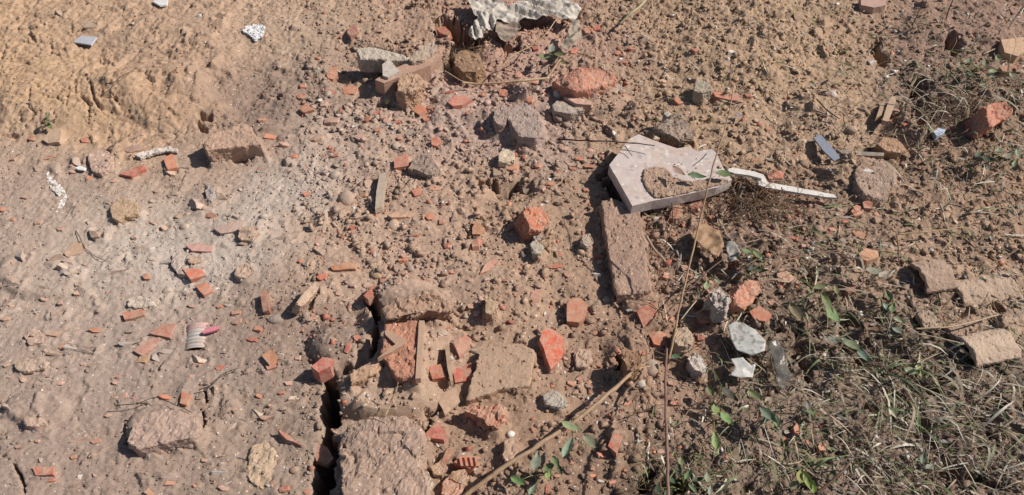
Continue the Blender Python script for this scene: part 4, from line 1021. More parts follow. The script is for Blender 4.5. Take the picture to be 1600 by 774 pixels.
STONES = """90 555 30 16 t|110 410 22 12 g|118 427 26 14 g|22 440 40 20 t|350 310 24 14 t|500 158 17 15 w|545 172 26 18 t|685 146 30 16 g|640 176 18 15 t|930 430 16 11 w|985 490 15 16 w|618 353 17 16 t|652 358 36 13 t|440 352 15 15 g|1145 86 24 11 w|1005 63 20 10 w
1353 270 22 12 w|1400 113 14 12 w|1363 98 14 11 w|1278 334 16 14 g|1316 378 20 13 g|1270 398 18 22 w|1254 222 12 10 w|1270 229 9 10 w|1251 234 13 13 t|1468 207 15 10 w|95 23 22 12 g|143 44 22 13 g|315 27 17 10 w|290 48 20 18 t|345 28 24 18 t|325 55 14 10 t
1018 575 22 24 g|1000 601 15 14 w|985 612 12 12 g|997 585 14 12 t|1082 597 16 15 w|1100 601 14 11 g|197 548 11 8 w|353 540 11 9 w|335 534 16 8 w|1290 420 12 12 g|1180 395 12 10 g|1045 552 14 16 g|745 258 18 16 t|760 272 16 16 t|778 270 16 18 t|765 250 14 12 g
728 235 16 12 t|700 205 20 14 g|640 210 20 16 g|610 200 14 10 t|655 130 14 10 g|700 120 16 12 t|725 115 14 10 t|745 135 14 10 t|880 190 14 12 g|850 150 14 10 w|875 148 14 10 w|1015 145 12 9 g|1060 135 14 12 t|1075 170 14 10 t|1100 175 16 12 t|1130 190 16 14 g
1120 205 16 12 t|1150 215 18 14 t|1100 215 14 10 t|1015 160 12 8 w|560 160 16 10 t|530 180 14 10 g|515 150 12 10 g|585 178 18 14 t|570 200 16 10 t|620 230 14 10 g|595 250 12 10 t|570 262 14 10 t|540 250 12 10 g|523 275 18 12 g|500 270 14 10 t|480 265 12 10 g
550 285 22 14 t|575 290 18 14 t|560 310 14 12 t|540 312 24 22 t|520 300 12 10 g|460 330 14 10 t|480 345 18 14 t|495 320 12 8 w|460 400 16 12 t|500 395 26 14 t|470 390 12 8 g|480 415 14 12 g|520 450 12 10 g|545 440 14 12 g|560 480 14 12 g|540 470 12 10 t
485 490 16 12 g|500 515 14 12 g|470 540 12 10 g|450 530 10 8 w|520 530 18 12 t|430 500 24 14 g|450 485 20 12 g|430 480 16 10 p|600 405 14 12 t|590 425 18 16 y|640 420 12 10 g|660 410 14 10 t|680 385 12 9 g|700 370 14 10 t|710 345 16 14 t|720 330 16 14 t
730 315 20 16 t|745 330 14 12 t|770 320 14 10 t|735 300 14 10 g|700 310 18 12 t|690 320 22 14 t|670 360 18 10 t|705 400 14 10 g|760 440 14 12 g|790 395 12 10 t|800 430 14 14 t|790 410 10 8 g|770 450 12 10 t|730 510 14 12 t|740 525 12 10 g|745 550 16 12 g
715 555 10 8 w|690 520 16 12 g|700 535 10 8 w|820 300 18 14 g|850 310 14 12 t|870 320 14 12 t|890 350 14 10 t|905 395 12 10 t|935 410 12 12 t|935 440 14 14 t|950 470 16 14 t|930 480 14 14 t|965 480 14 12 t|1000 535 18 14 t|960 520 14 12 t|940 500 12 10 t
880 505 14 10 g|865 600 12 12 t|900 615 16 14 t|855 590 10 10 g|830 620 12 10 t|750 675 14 20 g|745 690 12 12 g|730 690 14 10 t|755 660 10 16 g|800 680 12 14 w|765 700 10 8 w|790 740 18 14 t|760 745 20 16 t|780 765 18 14 t|830 765 16 14 t|815 735 14 12 t
870 765 16 14 t|900 765 18 16 t|915 745 16 14 t|935 752 14 14 w|950 735 14 12 t|885 735 20 16 t|930 720 16 12 t|910 700 14 12 t|965 720 14 12 g|980 695 14 12 g|995 690 16 14 w|985 660 14 12 t|965 640 14 12 t|1005 630 14 12 t|1025 610 14 12 t|1030 640 14 12 t
1020 660 14 12 t|1045 680 14 12 t|1060 640 14 12 t|1080 625 12 10 t|1060 590 12 10 g|1110 620 14 10 t|1100 650 14 12 t|1085 665 12 10 g|1090 680 14 12 y|1120 660 12 10 t|1140 640 14 10 w|1165 635 16 8 w|1150 665 14 10 t|1130 690 14 10 t|1075 700 12 10 t|1100 710 12 10 g
1030 345 14 14 w|1045 360 16 14 t|1025 365 16 14 t|1015 345 12 12 t|1060 385 14 12 t|1045 395 14 12 g|1035 415 12 10 w|1055 410 14 10 t|1090 345 12 12 g|1110 325 14 12 t|1150 325 14 12 t|1140 345 14 12 t|1160 350 14 12 t|1150 370 14 12 t|1170 340 14 10 t|1190 355 14 12 t
1200 370 12 10 g|1215 385 12 10 t|1230 365 14 12 t|1225 405 12 10 t|1260 345 14 12 t|1280 360 14 12 t|1300 310 14 10 t|1290 300 12 10 g|1310 395 14 12 t|1330 400 12 10 w|1345 375 14 12 t|1370 345 14 12 t|1380 370 14 10 t|1400 330 14 10 t|1420 350 16 10 t|1440 290 14 12 t
1290 180 26 14 t|1330 130 24 14 t|1300 150 14 10 w|1315 115 12 10 w|1345 172 16 12 g|1330 200 18 12 t|1310 215 14 10 t|1280 250 14 10 t|1300 255 14 10 g|1330 255 14 10 t|1240 255 16 12 t|1250 30 26 14 t|1220 45 20 12 t|1225 85 14 8 w|1210 75 16 10 w|1455 430 12 10 g
1455 393 12 10 w|1475 375 10 8 w|1500 345 14 10 t|1480 330 14 10 t|1530 300 12 10 t|1560 320 14 10 t|1580 350 14 10 t|1540 370 14 10 t|1500 400 14 10 t|1590 400 14 10 t|1420 470 14 10 t|1485 455 14 12 g|1590 495 18 12 g|1575 480 12 10 g|1540 475 12 10 w|1520 465 12 10 w
1245 610 16 16 g|1230 620 10 10 w|1200 630 30 18 g|1225 655 12 10 g|1175 600 14 12 t|1150 620 12 10 t|1210 665 12 10 t|1255 720 10 10 t|1140 725 14 10 t|1300 600 14 12 t|1330 620 14 12 t|1350 600 14 12 t|1380 690 14 12 t|1320 665 12 10 t|1380 620 12 10 t|1300 740 14 12 t
120 445 16 10 t|60 450 20 12 t|140 350 14 9 t|130 330 12 8 t|230 290 14 10 t|250 295 12 9 w|240 315 14 9 g|275 305 14 10 t|300 300 12 8 t|270 330 12 9 t|290 355 14 9 t|350 350 12 8 g|345 335 14 9 g|370 340 14 10 g|410 340 14 10 g|420 360 12 9 w
260 455 14 10 t|250 470 14 10 w|340 455 16 12 w|310 470 12 8 t|370 450 14 8 t|350 500 12 8 t|300 500 14 10 t|200 520 14 10 t|150 540 14 9 t|115 525 14 10 t|80 535 20 10 t|75 550 18 10 t|150 570 20 12 t|110 540 16 10 t|60 490 14 10 g|75 488 12 8 w
140 658 12 10 w|130 655 10 9 t|170 675 10 8 g|172 678 12 8 g|400 600 12 10 t|380 610 14 12 t|340 610 22 20 t|350 645 24 18 t|310 620 18 16 t|240 590 16 12 g|260 575 12 10 t|320 600 14 12 t|360 580 12 9 t|370 700 12 10 t|390 690 12 10 g|350 735 14 10 w
345 715 14 10 t|360 755 16 11 w|330 740 14 10 t|130 745 24 12 w|115 760 18 12 t|140 765 14 10 t|155 765 16 10 w|65 720 14 10 g|20 755 18 12 t|460 735 14 12 t|475 715 12 10 t|455 705 12 10 g|440 640 14 12 t|480 650 12 10 t|460 610 12 10 g|490 600 14 12 t"""
TW = {'t': ('tan', (174, 144, 120)), 'g': ('grey', (156, 146, 136)), 'w': ('whitish', (204, 194, 182)), 'y': ('yellowish', (186, 156, 112)), 'p': ('pinkish', (184, 150, 134))}
slist = [it.split() for it in STONES.replace('\n', '|').split('|')]
slist.sort(key=lambda a: -float(a[2]) * float(a[3]))
n_big = 0
small_rest = []
for u, v, w, h, t in slist:
    u, v, w, h = map(float, (u, v, w, h))
    u += random.uniform(-3, 3)
    wd, c = TW[t]
    sc_here = soil_at(np.array([G(u, v)[0]]), np.array([G(u, v)[1]]))[0, :3]
    loc_c = [255 * (1.055 * max(x, 1e-4) ** (1 / 2.4) - .055) for x in sc_here]
    c = [a * (.5 if t != 't' else .25) + b * (.5 if t != 't' else .75) for a, b in zip(c, loc_c)] if t != 'w' else c
    lit = float(soil_at(np.array([G(u, v)[0]]), np.array([G(u, v)[1]]))[0, 6])
    if t == 't':
        c = tuple(c)
    if n_big >= 290: break
    n_big += 1
    size = 'tiny' if max(w, h) < 13 else ('small' if max(w, h) < 20 else 'larger')
    rough = t in 'tp' and random.random() < .5
    kind = 'clod' if rough else random.choice(('round',) + ('angular',) * 7)
    noun = {'clod': 'crumbly clod', 'round': 'rounded pebble', 'angular': 'angular stone'}[kind]
    piece('clod' if rough else 'stone', kind, M_MUD if rough else M_STONE, u, v, w * 1.08, h * 1.15, random.uniform(-30, 30), c, f'{size} {wd} {noun}', 'clod' if rough else 'stone',
          'clods of dry soil' if rough else 'loose stones', tall=.62, sink=.44, tilt=26)

# flush, dust-coloured fragments on the packed ground at left
q_ = random.Random(23); k = 0
while k < 70:
    u, v = q_.uniform(8, 470), q_.uniform(235, 765)
    if any(in_poly(np.array([u]), np.array([v]), p)[0] for p in TAKEN): continue
    w, h = q_.uniform(13, 38), 0; h = w * q_.uniform(.45, .75)
    t_, c = q_.choice((('tan', (178, 150, 130)), ('dusty', (172, 150, 134)), ('pale', (192, 172, 154)), ('pinkish', (184, 146, 126)), ('grey', (164, 152, 142))))
    size = 'small' if w < 20 else ('flat' if w < 28 else 'broad flat')
    piece('stone', 'angular', M_MUD if t_ in ('tan', 'dusty') else M_STONE, u, v, w, h, q_.uniform(-30, 30), c, f'{size} {t_} half-buried stone', 'stone', 'loose stones', tall=.8, sink=.46, tilt=14); k += 1

# ------------------------------------------------------------------ litter of plastic, glass, cloth
slab('glass_sheet', [(115, 66), (126, 56), (151, 58), (142, 70)], .012, .004, M_PLASTIC, (172, 172, 176), 'flat bluish grey glass sheet on the clay bank at upper left', 'glass', seg=0, bev=.0005)
slab('white_scrap', [(238, 2), (250, -3), (262, 0), (260, 7), (250, 9)], .014, .005, M_PLASTIC, (206, 202, 196), 'white scrap at the top edge upper left', 'scrap', seg=0, bev=.0005)
slab('plastic_strip', [(1271, 215), (1283, 211), (1300, 230), (1312, 245), (1303, 251), (1287, 236)], .022, .004, M_PLASTIC, (128, 132, 142), 'short blue-grey plastic strip lying slantwise at right', 'plastic strip', seg=0, bev=.0005)
slab('slate_strip', [(1308, 234), (1330, 236), (1382, 239), (1380, 244), (1340, 243), (1316, 240)], .03, .006, M_STONE, (124, 116, 108), 'long thin grey sliver right of the blue-grey strip', 'stick', seg=0, bev=.0005)
slab('bottle_cap', [(1459, 206), (1466, 200), (1478, 203), (1474, 209), (1464, 213)], .03, .014, M_PLASTIC, (176, 186, 198), 'small pale blue plastic cap in the soil left of the red brick lump', 'plastic cap', seg=0)
slab('white_chip', [(117, 262), (126, 259), (134, 263), (131, 266), (122, 265)], .01, .004, M_PLASTIC, (216, 212, 206), 'small white curved chip left of the dusty half-buried stone', 'chip', seg=0, bev=.0005)
ws = slab('plastic_strip', [(1137, 264), (1145, 262), (1178, 268), (1193, 273), (1190, 279), (1170, 274), (1140, 270)], .045, .006, M_PLASTIC, (206, 198, 188), 'white bent plastic strip sticking out from under the slab', 'plastic strip', seg=0, bev=.0005)
slab('strip_end', [(1184, 280), (1200, 285), (1250, 294), (1303, 304), (1308, 309), (1290, 308), (1240, 300), (1196, 293), (1185, 289)], .03, .006, M_PLASTIC, (208, 200, 190), parent=ws, seg=0, bev=.0005)
slab('strip_joint', [(1186, 271), (1193, 273), (1200, 285), (1196, 293), (1185, 289)], .036, .006, M_PLASTIC, (204, 196, 186), parent=ws, seg=0, bev=.0005)
# crumpled white wrapper, clear film, small foil
def sheet(name, poly, h, mat, color, label, cat, amp=.012, parent=None, cuts=5, scale=22, lift=None, aniso=None):
    top = px_top(poly, h, lift)
    c = sum((Vector(p) for p in top), Vector()) / len(top)
    bm = bmesh.new(); f = bm.faces.new([bm.verts.new(Vector(p) - c) for p in top])
    bmesh.ops.triangulate(bm, faces=[f])
    for _ in range(cuts):
        es = [e for e in bm.edges if e.calc_length() > .006]
        if es: bmesh.ops.subdivide_edges(bm, edges=es, cuts=1, use_grid_fill=False); bmesh.ops.triangulate(bm, faces=bm.faces)
    off = Vector((random.random() * 9, random.random() * 9, 0))
    for v in bm.verts:
        pc = Vector((v.co.x * aniso[0] + v.co.y * 6, v.co.y * aniso[1] + v.co.x * 5, 0)) if aniso else v.co * scale
        n = 1 - abs(mnoise.noise(pc + off)) * 2.4 + .5 * mnoise.noise(pc * 2.3 + off)
        v.co.z += amp * n + .3 * amp * mnoise.noise(v.co * scale * 4 + off)
    me = bpy.data.meshes.new(name); bm.to_mesh(me); bm.free()
    if mat is not M_CLOTH: me.polygons.foreach_set('use_smooth', np.ones(len(me.polygons), bool))
    o = link(name, me, mat, None, color, c)
    sd = o.modifiers.new('s', 'SOLIDIFY'); sd.thickness = .0012
    if parent is not None: o.parent = parent; o.location = c - parent.location
    TAKEN.append(poly)
    return tag(o, label, cat)
w1 = sheet('wrapper', [(1136, 510), (1148, 503), (1160, 506), (1180, 518), (1196, 535), (1194, 550), (1175, 556), (1150, 548), (1142, 530)], .03, M_PRINT, (170, 168, 160), 'flattened white oval wrapper with dark printed smudges', 'wrapper', .003)
sheet('plastic_film', [(1199, 540), (1212, 530), (1222, 545), (1228, 570), (1236, 590), (1226, 608), (1212, 598), (1208, 570)], .03, M_CLEAR, (150, 140, 128), 'crumpled clear grey plastic film right of the white wrapper', 'plastic film', .007)
sheet('foil_scrap', [(1141, 562), (1160, 560), (1172, 574), (1180, 570), (1176, 590), (1158, 592), (1140, 588), (1148, 576)], .025, M_PLASTIC, (180, 176, 168), 'bright white torn scrap below the oval wrapper', 'scrap', .006)
sheet('grey_leaf', [(1132, 382), (1146, 384), (1154, 398), (1150, 410), (1140, 414), (1134, 398)], .03, M_LEAF, (170, 164, 152), 'withered grey curled leaf left of the dark weeds', 'leaf', .014)
# grey cloth rag: folded strip of coarse cloth
def cloth():
    o = sheet('cloth_rag', [(727, -4), (745, -4), (775, 5), (797, 13), (815, 5), (835, 3), (850, -6), (885, -6), (890, 5), (908, 18), (903, 25), (896, 35), (878, 31), (862, 25), (845, 28), (820, 33), (808, 37), (790, 38), (776, 34), (762, 31), (750, 29), (740, 24)],
              .035, M_CLOTH, (194, 184, 170), 'crumpled grey coarse cloth rag at the top edge above the pit', 'cloth rag', .013, aniso=(14, 22), cuts=6)
    sheet('hanging_flap', [(748, 26), (760, 22), (778, 30), (772, 46), (760, 50), (752, 60), (738, 66), (732, 52), (738, 42)], .03, M_CLOTH, (186, 178, 166), None, None, .012, parent=o, aniso=(60, 12))
    sheet('torn_end', [(776, 33), (800, 26), (814, 44), (802, 60), (786, 66), (774, 52)], .03, M_CLOTH, (160, 142, 126), None, None, .008, parent=o, aniso=(20, 30))
cloth()
sheet('cloth_rag', [(894, 38), (903, 36), (910, 58), (896, 72), (880, 82), (876, 72), (886, 56)], .05, M_CLOTH, (160, 146, 128), 'small grey cloth scrap hanging down right of the big rag', 'cloth rag', .012)
LAND.append(('small cloth scrap', 893, 58))
# striped can: part of a crushed can with ribs, a pink band
def can():
    c0 = GP(310, 526, -.008, True)
    r = .028
    root = empty('crushed_can', (c0.x, c0.y, c0.z))
    tag(root, 'half-buried grey ribbed can piece with a faded pink band', 'can')
    ax = Vector((.14, -1, 0)).normalized(); sd = Vector((1, .14, 0)).normalized()
    def shell(name, t0, t1, colf, rr, off=0, a0=-.15, a1=1.0):
        n, m = 22, 19; vs, fs, cs = [], [], []
        for i in range(n):
            t = t0 + (t1 - t0) * i / (n - 1)
            for j in range(m):
                an = math.pi * (a0 + (a1 - a0) * j / (m - 1))
                rad = rr + .0009 * math.cos(t * 520) - .004 * max(0, math.sin(an * 2.3 + t * 30)) * .4
                vs.append(ax * t + sd * (math.cos(an) * rad * .95 + off) + Vector((0, 0, math.sin(an) * rad * .62 - .002)))
                cs.append(colf(t, an))
        for i in range(n - 1):
            for j in range(m - 1): fs.append((i * m + j, i * m + j + 1, (i + 1) * m + j + 1, (i + 1) * m + j))
        me = arrays_mesh(name, np.array(vs), np.array(fs), np.array(cs), True)
        o = link(name, me, M_CAN, root)
        s = o.modifiers.new('s', 'SOLIDIFY'); s.thickness = .0016
        return o
    g1, g2 = lin((178, 174, 166)), lin((122, 118, 112))
    shell('can_wall', -.012, .038, lambda t, a: g1 if math.sin(t * 700) > -.5 else g2, r)
    shell('pink_band', -.026, -.012, lambda t, a: lin((186, 146, 142)), r + .0006)
    q = GP(331, 515, 0, True)
    slab('band_scrap', [(315, 519), (322, 513), (341, 509), (343, 514), (330, 518), (318, 521)], .012, .004, M_PLASTIC, (196, 122, 130), parent=root, seg=0, bev=.0005)
    TAKEN.append([(290, 505), (345, 505), (345, 545), (290, 545)])
bed([(290, 508), (318, 508), (318, 545), (296, 545)], .02)
can()
# streak of white plaster on the left
pl = slab('plaster_streak', [(72, 270), (80, 266), (86, 280), (98, 292), (104, 308), (100, 320), (88, 332), (81, 340), (88, 326), (94, 312), (88, 302), (78, 294), (73, 284)], .0015, .008, M_CONC, (206, 198, 190), 'thin white curved streak of plaster on the dust at left', 'plaster', hero=dict(vox=.0025, amp=.003, scale=90, amp2=.001, iters=0))
slab('plaster_patch', [(376, 46), (388, 38), (402, 36), (414, 42), (410, 56), (398, 62), (386, 52)], .007, .01, M_CONC, (206, 204, 202), 'whitish crumbly dust patch near the top left of center', 'plaster', hero=dict(vox=.003, amp=.005, scale=80, amp2=.0015, iters=0))
slab('plaster_strip', [(208, 242), (225, 234), (250, 230), (262, 227), (277, 232), (276, 237), (258, 236), (240, 240), (220, 246)], .016, .01, M_CONC, (196, 182, 170), 'ragged white plaster strip left of the dusty brick block', 'plaster', hero=dict(vox=.0025, amp=.003, scale=90, amp2=.001, iters=0))
slab('yellow_scrap', [(602, 158), (605, 155), (609, 156), (607, 160), (603, 162)], .012, .003, M_PLASTIC, (196, 174, 84), 'tiny bright yellow scrap below the rounded orange clod', 'scrap', seg=0, bev=0)
slab('wood_piece', [(1392, 152), (1399, 150), (1400, 160), (1388, 190), (1379, 188), (1386, 165)], .035, .012, M_WOOD, (176, 150, 126), 'pale flat wood splinter in the soil left of the weedy hollow', 'stick', seg=0)
slab('wood_piece', [(1376, 163), (1383, 158), (1378, 180), (1369, 184)], .03, .012, M_WOOD, (166, 140, 116), 'shorter wood splinter beside the pale flat splinter', 'stick', seg=0)
slab('wood_strip', [(695, 540), (702, 540), (705, 570), (708, 594), (704, 597), (699, 575)], .025, .014, M_WOOD, (168, 142, 118), 'thin upright wood strip between the two red tile chips', 'stick', seg=0, bev=.001)

# ------------------------------------------------------------------ stalks, straws, twigs
def path_obj(name, pts, r0, r1, color, label, cat, lifts, mat=None, wig=.0, sub=6, parent=None, sides=7, group=None):
    """pts in the photograph, lifts above the ground in metres"""
    P = []
    for (u, v), l in zip(pts, lifts):
        x, y = G(u, v, base_z(*G(u, v)) + l); z = base_z(x, y) + l; x, y = G(u, v, z); P.append(Vector((x, y, z)))
    dense = []
    for i in range(len(P) - 1):
        p0, p1, p2, p3 = P[max(i - 1, 0)], P[i], P[i + 1], P[min(i + 2, len(P) - 1)]
        for k in range(sub):
            t = k / sub
            d = .5 * ((2 * p1) + (p2 - p0) * t + (2 * p0 - 5 * p1 + 4 * p2 - p3) * t * t + (3 * p1 - p0 - 3 * p2 + p3) * t ** 3)
            if wig: d = d + Vector((mnoise.noise(d * 40), mnoise.noise(d * 40 + Vector((5, 0, 0))), mnoise.noise(d * 40 + Vector((0, 7, 0))))) * wig
            dense.append(d)
    dense.append(P[-1])
    n = len(dense); org = dense[0].copy()
    s = Strips(); s.tube([d - org for d in dense], [r0 + (r1 - r0) * i / (n - 1) + (r0 * .25 if (i % 9 == 0 and r0 > .002) else 0) for i in range(n)], lin(color), sides)
    o = link(name, s.mesh(name), mat or M_GRASS, None, None, org)
    if parent is not None: o.parent = parent; o.location = org - parent.location
    tag(o, label, cat, group)
    return o, dense

st, dn = path_obj('fallen_stalk', [(715, 785), (770, 742), (826, 706), (884, 668), (930, 634), (985, 585)], .0045, .0034, (176, 146, 116), 'long pale dry weed stalk lying diagonally at bottom center', 'stalk', [.03, .045, .05, .055, .06, .055], sub=8, wig=.002, sides=9)
for k, (e, l) in enumerate([((1012, 566), .05), ((1005, 562), .06), ((1018, 572), .045)]):
    path_obj('frayed_end', [(975 + 3 * k, 592 - 2 * k), (992, 578), e], .0028, .0008, (190, 160, 124), None, None, [.056, .056, l], parent=st, sub=4)
path_obj('grass_stem', [(1146, 140), (1136, 190), (1120, 240), (1108, 285), (1092, 350), (1078, 410), (1062, 480), (1052, 530), (1042, 580)], .0013, .0026, (184, 150, 116), 'tall thin straw-colored stem standing in front of the slab', 'stem', [.34, .30, .26, .22, .17, .13, .08, .05, .02], sub=6, wig=.002)
path_obj('weed_stem', [(1042, 545), (1040, 600), (1040, 650), (1042, 700), (1045, 790)], .0022, .003, (140, 108, 96), 'reddish upright weed stem near the bottom right of center', 'stem', [.07, .10, .12, .13, .14], sub=6, wig=.002)
sw, _ = path_obj('straw', [(722, 129), (745, 131), (775, 130), (820, 126), (858, 122)], .0022, .0032, (196, 168, 130), 'long dry straw lying level above the center rubble', 'straw', [.03, .03, .03, .03, .02], wig=.001)
path_obj('side_shoot', [(694, 110), (705, 117), (722, 127), (740, 130)], .001, .0018, (196, 172, 140), None, None, [.03, .03, .03, .03], parent=sw)
path_obj('straw', [(772, 124), (782, 108), (800, 88), (830, 72), (852, 54), (870, 30)], .0018, .0013, (200, 170, 132), 'thin curved straw rising from the long level straw', 'straw', [.03, .05, .06, .07, .08, .09], wig=.001)
path_obj('straw', [(855, 122), (865, 108), (876, 92)], .0038, .004, (184, 148, 116), 'short thick straw stub below the green sprig', 'straw', [.02, .03, .04])
path_obj('straw', [(968, 38), (985, 22), (1000, 10), (1014, -6)], .003, .004, (188, 176, 136), 'pale green-tan stalk at the top edge right of the cloth', 'straw', [.03, .05, .06, .07])
path_obj('twig', [(872, 218), (900, 219), (950, 221), (990, 224), (1023, 228)], .0022, .0012, (62, 50, 42), 'thin black twig reaching over the slab corner', 'twig', [.05, .07, .08, .085, .085], wig=.002)
path_obj('twig', [(976, 228), (982, 236), (988, 244)], .0012, .0008, (70, 58, 50), 'tiny black twig fork on the slab', 'twig', [.082, .075, .072])
path_obj('twig', [(1118, 235), (1135, 222), (1153, 206)], .001, .0012, (190, 160, 120), 'short yellow straw right above the slab', 'straw', [.10, .10, .11])
path_obj('twig', [(1040, 490), (1060, 470), (1100, 430), (1130, 405)], .0012, .0015, (110, 84, 68), 'brown twig slanting right of the tall stem', 'twig', [.04, .05, .05, .04], wig=.002)
path_obj('twig', [(1064, 500), (1078, 482), (1088, 470)], .0016, .0014, (186, 168, 142), 'pale short straw left of the crumpled grey lump', 'straw', [.04, .05, .05])
path_obj('twig', [(1190, 420), (1240, 404), (1280, 396), (1340, 386)], .0018, .0010, (150, 118, 94), 'long thin brown twig across the leaves right of center', 'twig', [.05, .06, .06, .05], wig=.002)
path_obj('twig', [(1276, 155), (1292, 172), (1312, 186)], .002, .0014, (88, 72, 60), 'dark short twig on the orange soil at upper right', 'twig', [.02, .025, .02])
path_obj('twig', [(1425, 40), (1434, 22), (1444, -6)], .0014, .0012, (84, 66, 58), 'dark thin sprout at the top edge right', 'twig', [.01, .05, .10])
path_obj('twig', [(1478, 30), (1484, 12), (1492, -6)], .0018, .0014, (92, 72, 62), 'dark thin sprout right of the other sprout', 'twig', [.01, .05, .10])
path_obj('twig', [(1575, 45), (1590, 22), (1604, 6)], .0014, .0014, (96, 78, 66), 'dark thin stem at the top right corner', 'twig', [.02, .05, .08])
path_obj('twig', [(1320, 715), (1380, 712), (1430, 708), (1480, 702), (1530, 698)], .0016, .001, (92, 76, 66), 'dark runner stem across the lower right grass', 'twig', [.05, .05, .05, .05, .04], wig=.003)
path_obj('twig', [(1275, 772), (1310, 742), (1330, 720)], .003, .002, (108, 80, 66), 'brown woody twig at the bottom right edge', 'twig', [.04, .05, .05], wig=.002)
path_obj('straw', [(1430, 514), (1470, 512), (1500, 508), (1560, 492)], .002, .0016, (184, 160, 130), 'pale straw across the cracked tile pieces', 'straw', [.045, .05, .05, .04], wig=.001)
path_obj('straw', [(1432, 522), (1465, 528), (1500, 536)], .0018, .0014, (176, 156, 128), 'pale straw below the squared tile piece', 'straw', [.04, .045, .04], wig=.001)
path_obj('straw', [(1403, 366), (1440, 363), (1478, 359), (1505, 355)], .002, .0014, (176, 150, 112), 'level dry straw in the crumbs at right', 'straw', [.025, .03, .03, .02], wig=.001)
path_obj('straw', [(1400, 362), (1404, 385), (1404, 410)], .0016, .0016, (150, 122, 96), 'upright thin straw below the level dry straw', 'straw', [.03, .03, .02])
path_obj('root', [(118, 360), (130, 385), (150, 400), (175, 412)], .0009, .0006, (82, 66, 58), 'thin dark root thread on the dust at left', 'root', [.006, .006, .006, .006], wig=.004)
path_obj('root', [(168, 132), (180, 126), (200, 114), (214, 106)], .0012, .0008, (82, 64, 50), 'thin dark forked root on the clay bank', 'root', [.02, .02, .02, .02], wig=.004)
path_obj('root', [(180, 634), (210, 632), (240, 622), (262, 628), (300, 645)], .001, .0006, (74, 60, 54), 'dark root thread above the low dusty boulder', 'root', [.02, .02, .022, .022, .02], wig=.004)
path_obj('root', [(310, 610), (330, 600), (350, 584), (372, 575)], .0012, .0006, (74, 60, 54), 'dark root thread below the striped can', 'root', [.015, .015, .015, .012], wig=.004)
path_obj('root', [(300, 650), (318, 640), (330, 632), (345, 628)], .001, .0005, (168, 150, 134), 'pale root thread crossing the small crack', 'root', [.025, .028, .026, .02], wig=.004)
path_obj('root', [(602, 650), (612, 628), (622, 598)], .0012, .0009, (186, 156, 120), 'pale straw thread rising above the mud lump', 'root', [.05, .052, .055], wig=.001)
path_obj('root', [(565, 648), (585, 645), (612, 655)], .0009, .0007, (170, 142, 112), 'pale thread lying along the mud lump top', 'root', [.06, .07, .07], wig=.002)
path_obj('root', [(1048, 318), (1052, 345), (1042, 370), (1038, 400), (1030, 430)], .0016, .001, (96, 72, 58), 'dark root hanging down right of the long brown brick', 'root', [.03, .03, .03, .03, .03], wig=.004)
path_obj('root', [(1010, 370), (1024, 392), (1040, 410)], .0032, .0026, (172, 148, 124), 'pale thick root beside the long brown brick', 'root', [.03, .035, .03], wig=.002)

# ------------------------------------------------------------------ leaves and weeds
def leaf_mesh(k, wide=.5, curl=.25, n=7):
    q = random.Random(k); vs, fs = [], []
    for i in range(n):
        t = i / (n - 1)
        w = wide * math.sin(math.pi * min(1, t ** .8 * .96 + .02)) * .5
        z = curl * (t - .5) ** 2 * q.uniform(.6, 1.4)
        for j, s in enumerate((-1, -.5, 0, .5, 1)):
            jag = 1 + (q.uniform(-.14, .1) if abs(s) == 1 else 0)
            vs.append((s * w * jag, t - .5, z + curl * .45 * s * s * (.6 + .4 * math.sin(3 * t + k)) - (.02 if s == 0 else 0)))
    for i in range(n - 1):
        for j in range(4): fs.append((i * 5 + j, i * 5 + j + 1, (i + 1) * 5 + j + 1, (i + 1) * 5 + j))
    me = bpy.data.meshes.new('leaf'); me.from_pydata(vs, [], fs)
    me.polygons.foreach_set('use_smooth', np.ones(len(me.polygons), bool)); me.materials.append(M_LEAF)
    return me
LEAFM = [leaf_mesh(k, random.uniform(.42, .7), random.uniform(.1, .35)) for k in range(8)]
def leaf(u, v, L, rot, color, lift=.02, tilt=15, parent=None, name='leaf', phrase=None, label=None, cat='leaf', group=None):
    sx_, sy_ = px_scale(u, v); p = GP(u, v, lift, True)
    color = muted(color, .3, .98)
    o = link(name, random.choice(LEAFM), None, None, [c * random.uniform(.93, 1.06) for c in color])
    s = .78 * L / (.5 * (sx_ + sy_)); o.scale = (s * random.uniform(.7, 1), s, s)
    a = R(rot)
    o.rotation_euler = (R(random.uniform(-tilt, tilt)), R(random.uniform(-tilt, tilt)), -a)
    o.location = p
    if parent is not None: o.parent = parent; o.location = p - parent.location
    else:
        tag(o, label, cat, group)
        if phrase: SMALL.append([o, u, v, L, phrase])
    return o
GREEN, PALE, DGREEN, DRY, GREY = (118, 130, 76), (154, 162, 124), (78, 88, 54), (150, 122, 96), (160, 152, 134)
def weed(name, u, v, label, leaves, stem_to=None, cat='weed'):
    p = GP(u, v, 0, True); root = empty(name, p); tag(root, label, cat)
    for (a, b, L, r_, c, l) in leaves:
        leaf(a, b, L, r_, c, l, parent=root)
        q = GP(a, b, l, True); s = Strips()
        s.tube([(0, 0, -.005), (q - p) * .5 + Vector((0, 0, .01)), q - p], [.0012, .001, .0006], lin((130, 136, 84)), 5)
        link('stem', s.mesh('stem'), M_GRASS, root)
    return root
for (a, b, L, r_, c, l) in ((888, 700, 44, 30, PALE, .05), (893, 668, 40, 120, PALE, .065), (922, 690, 36, 140, (140, 150, 104), .04)):
    leaf(a, b, L, r_, c, l, parent=st)
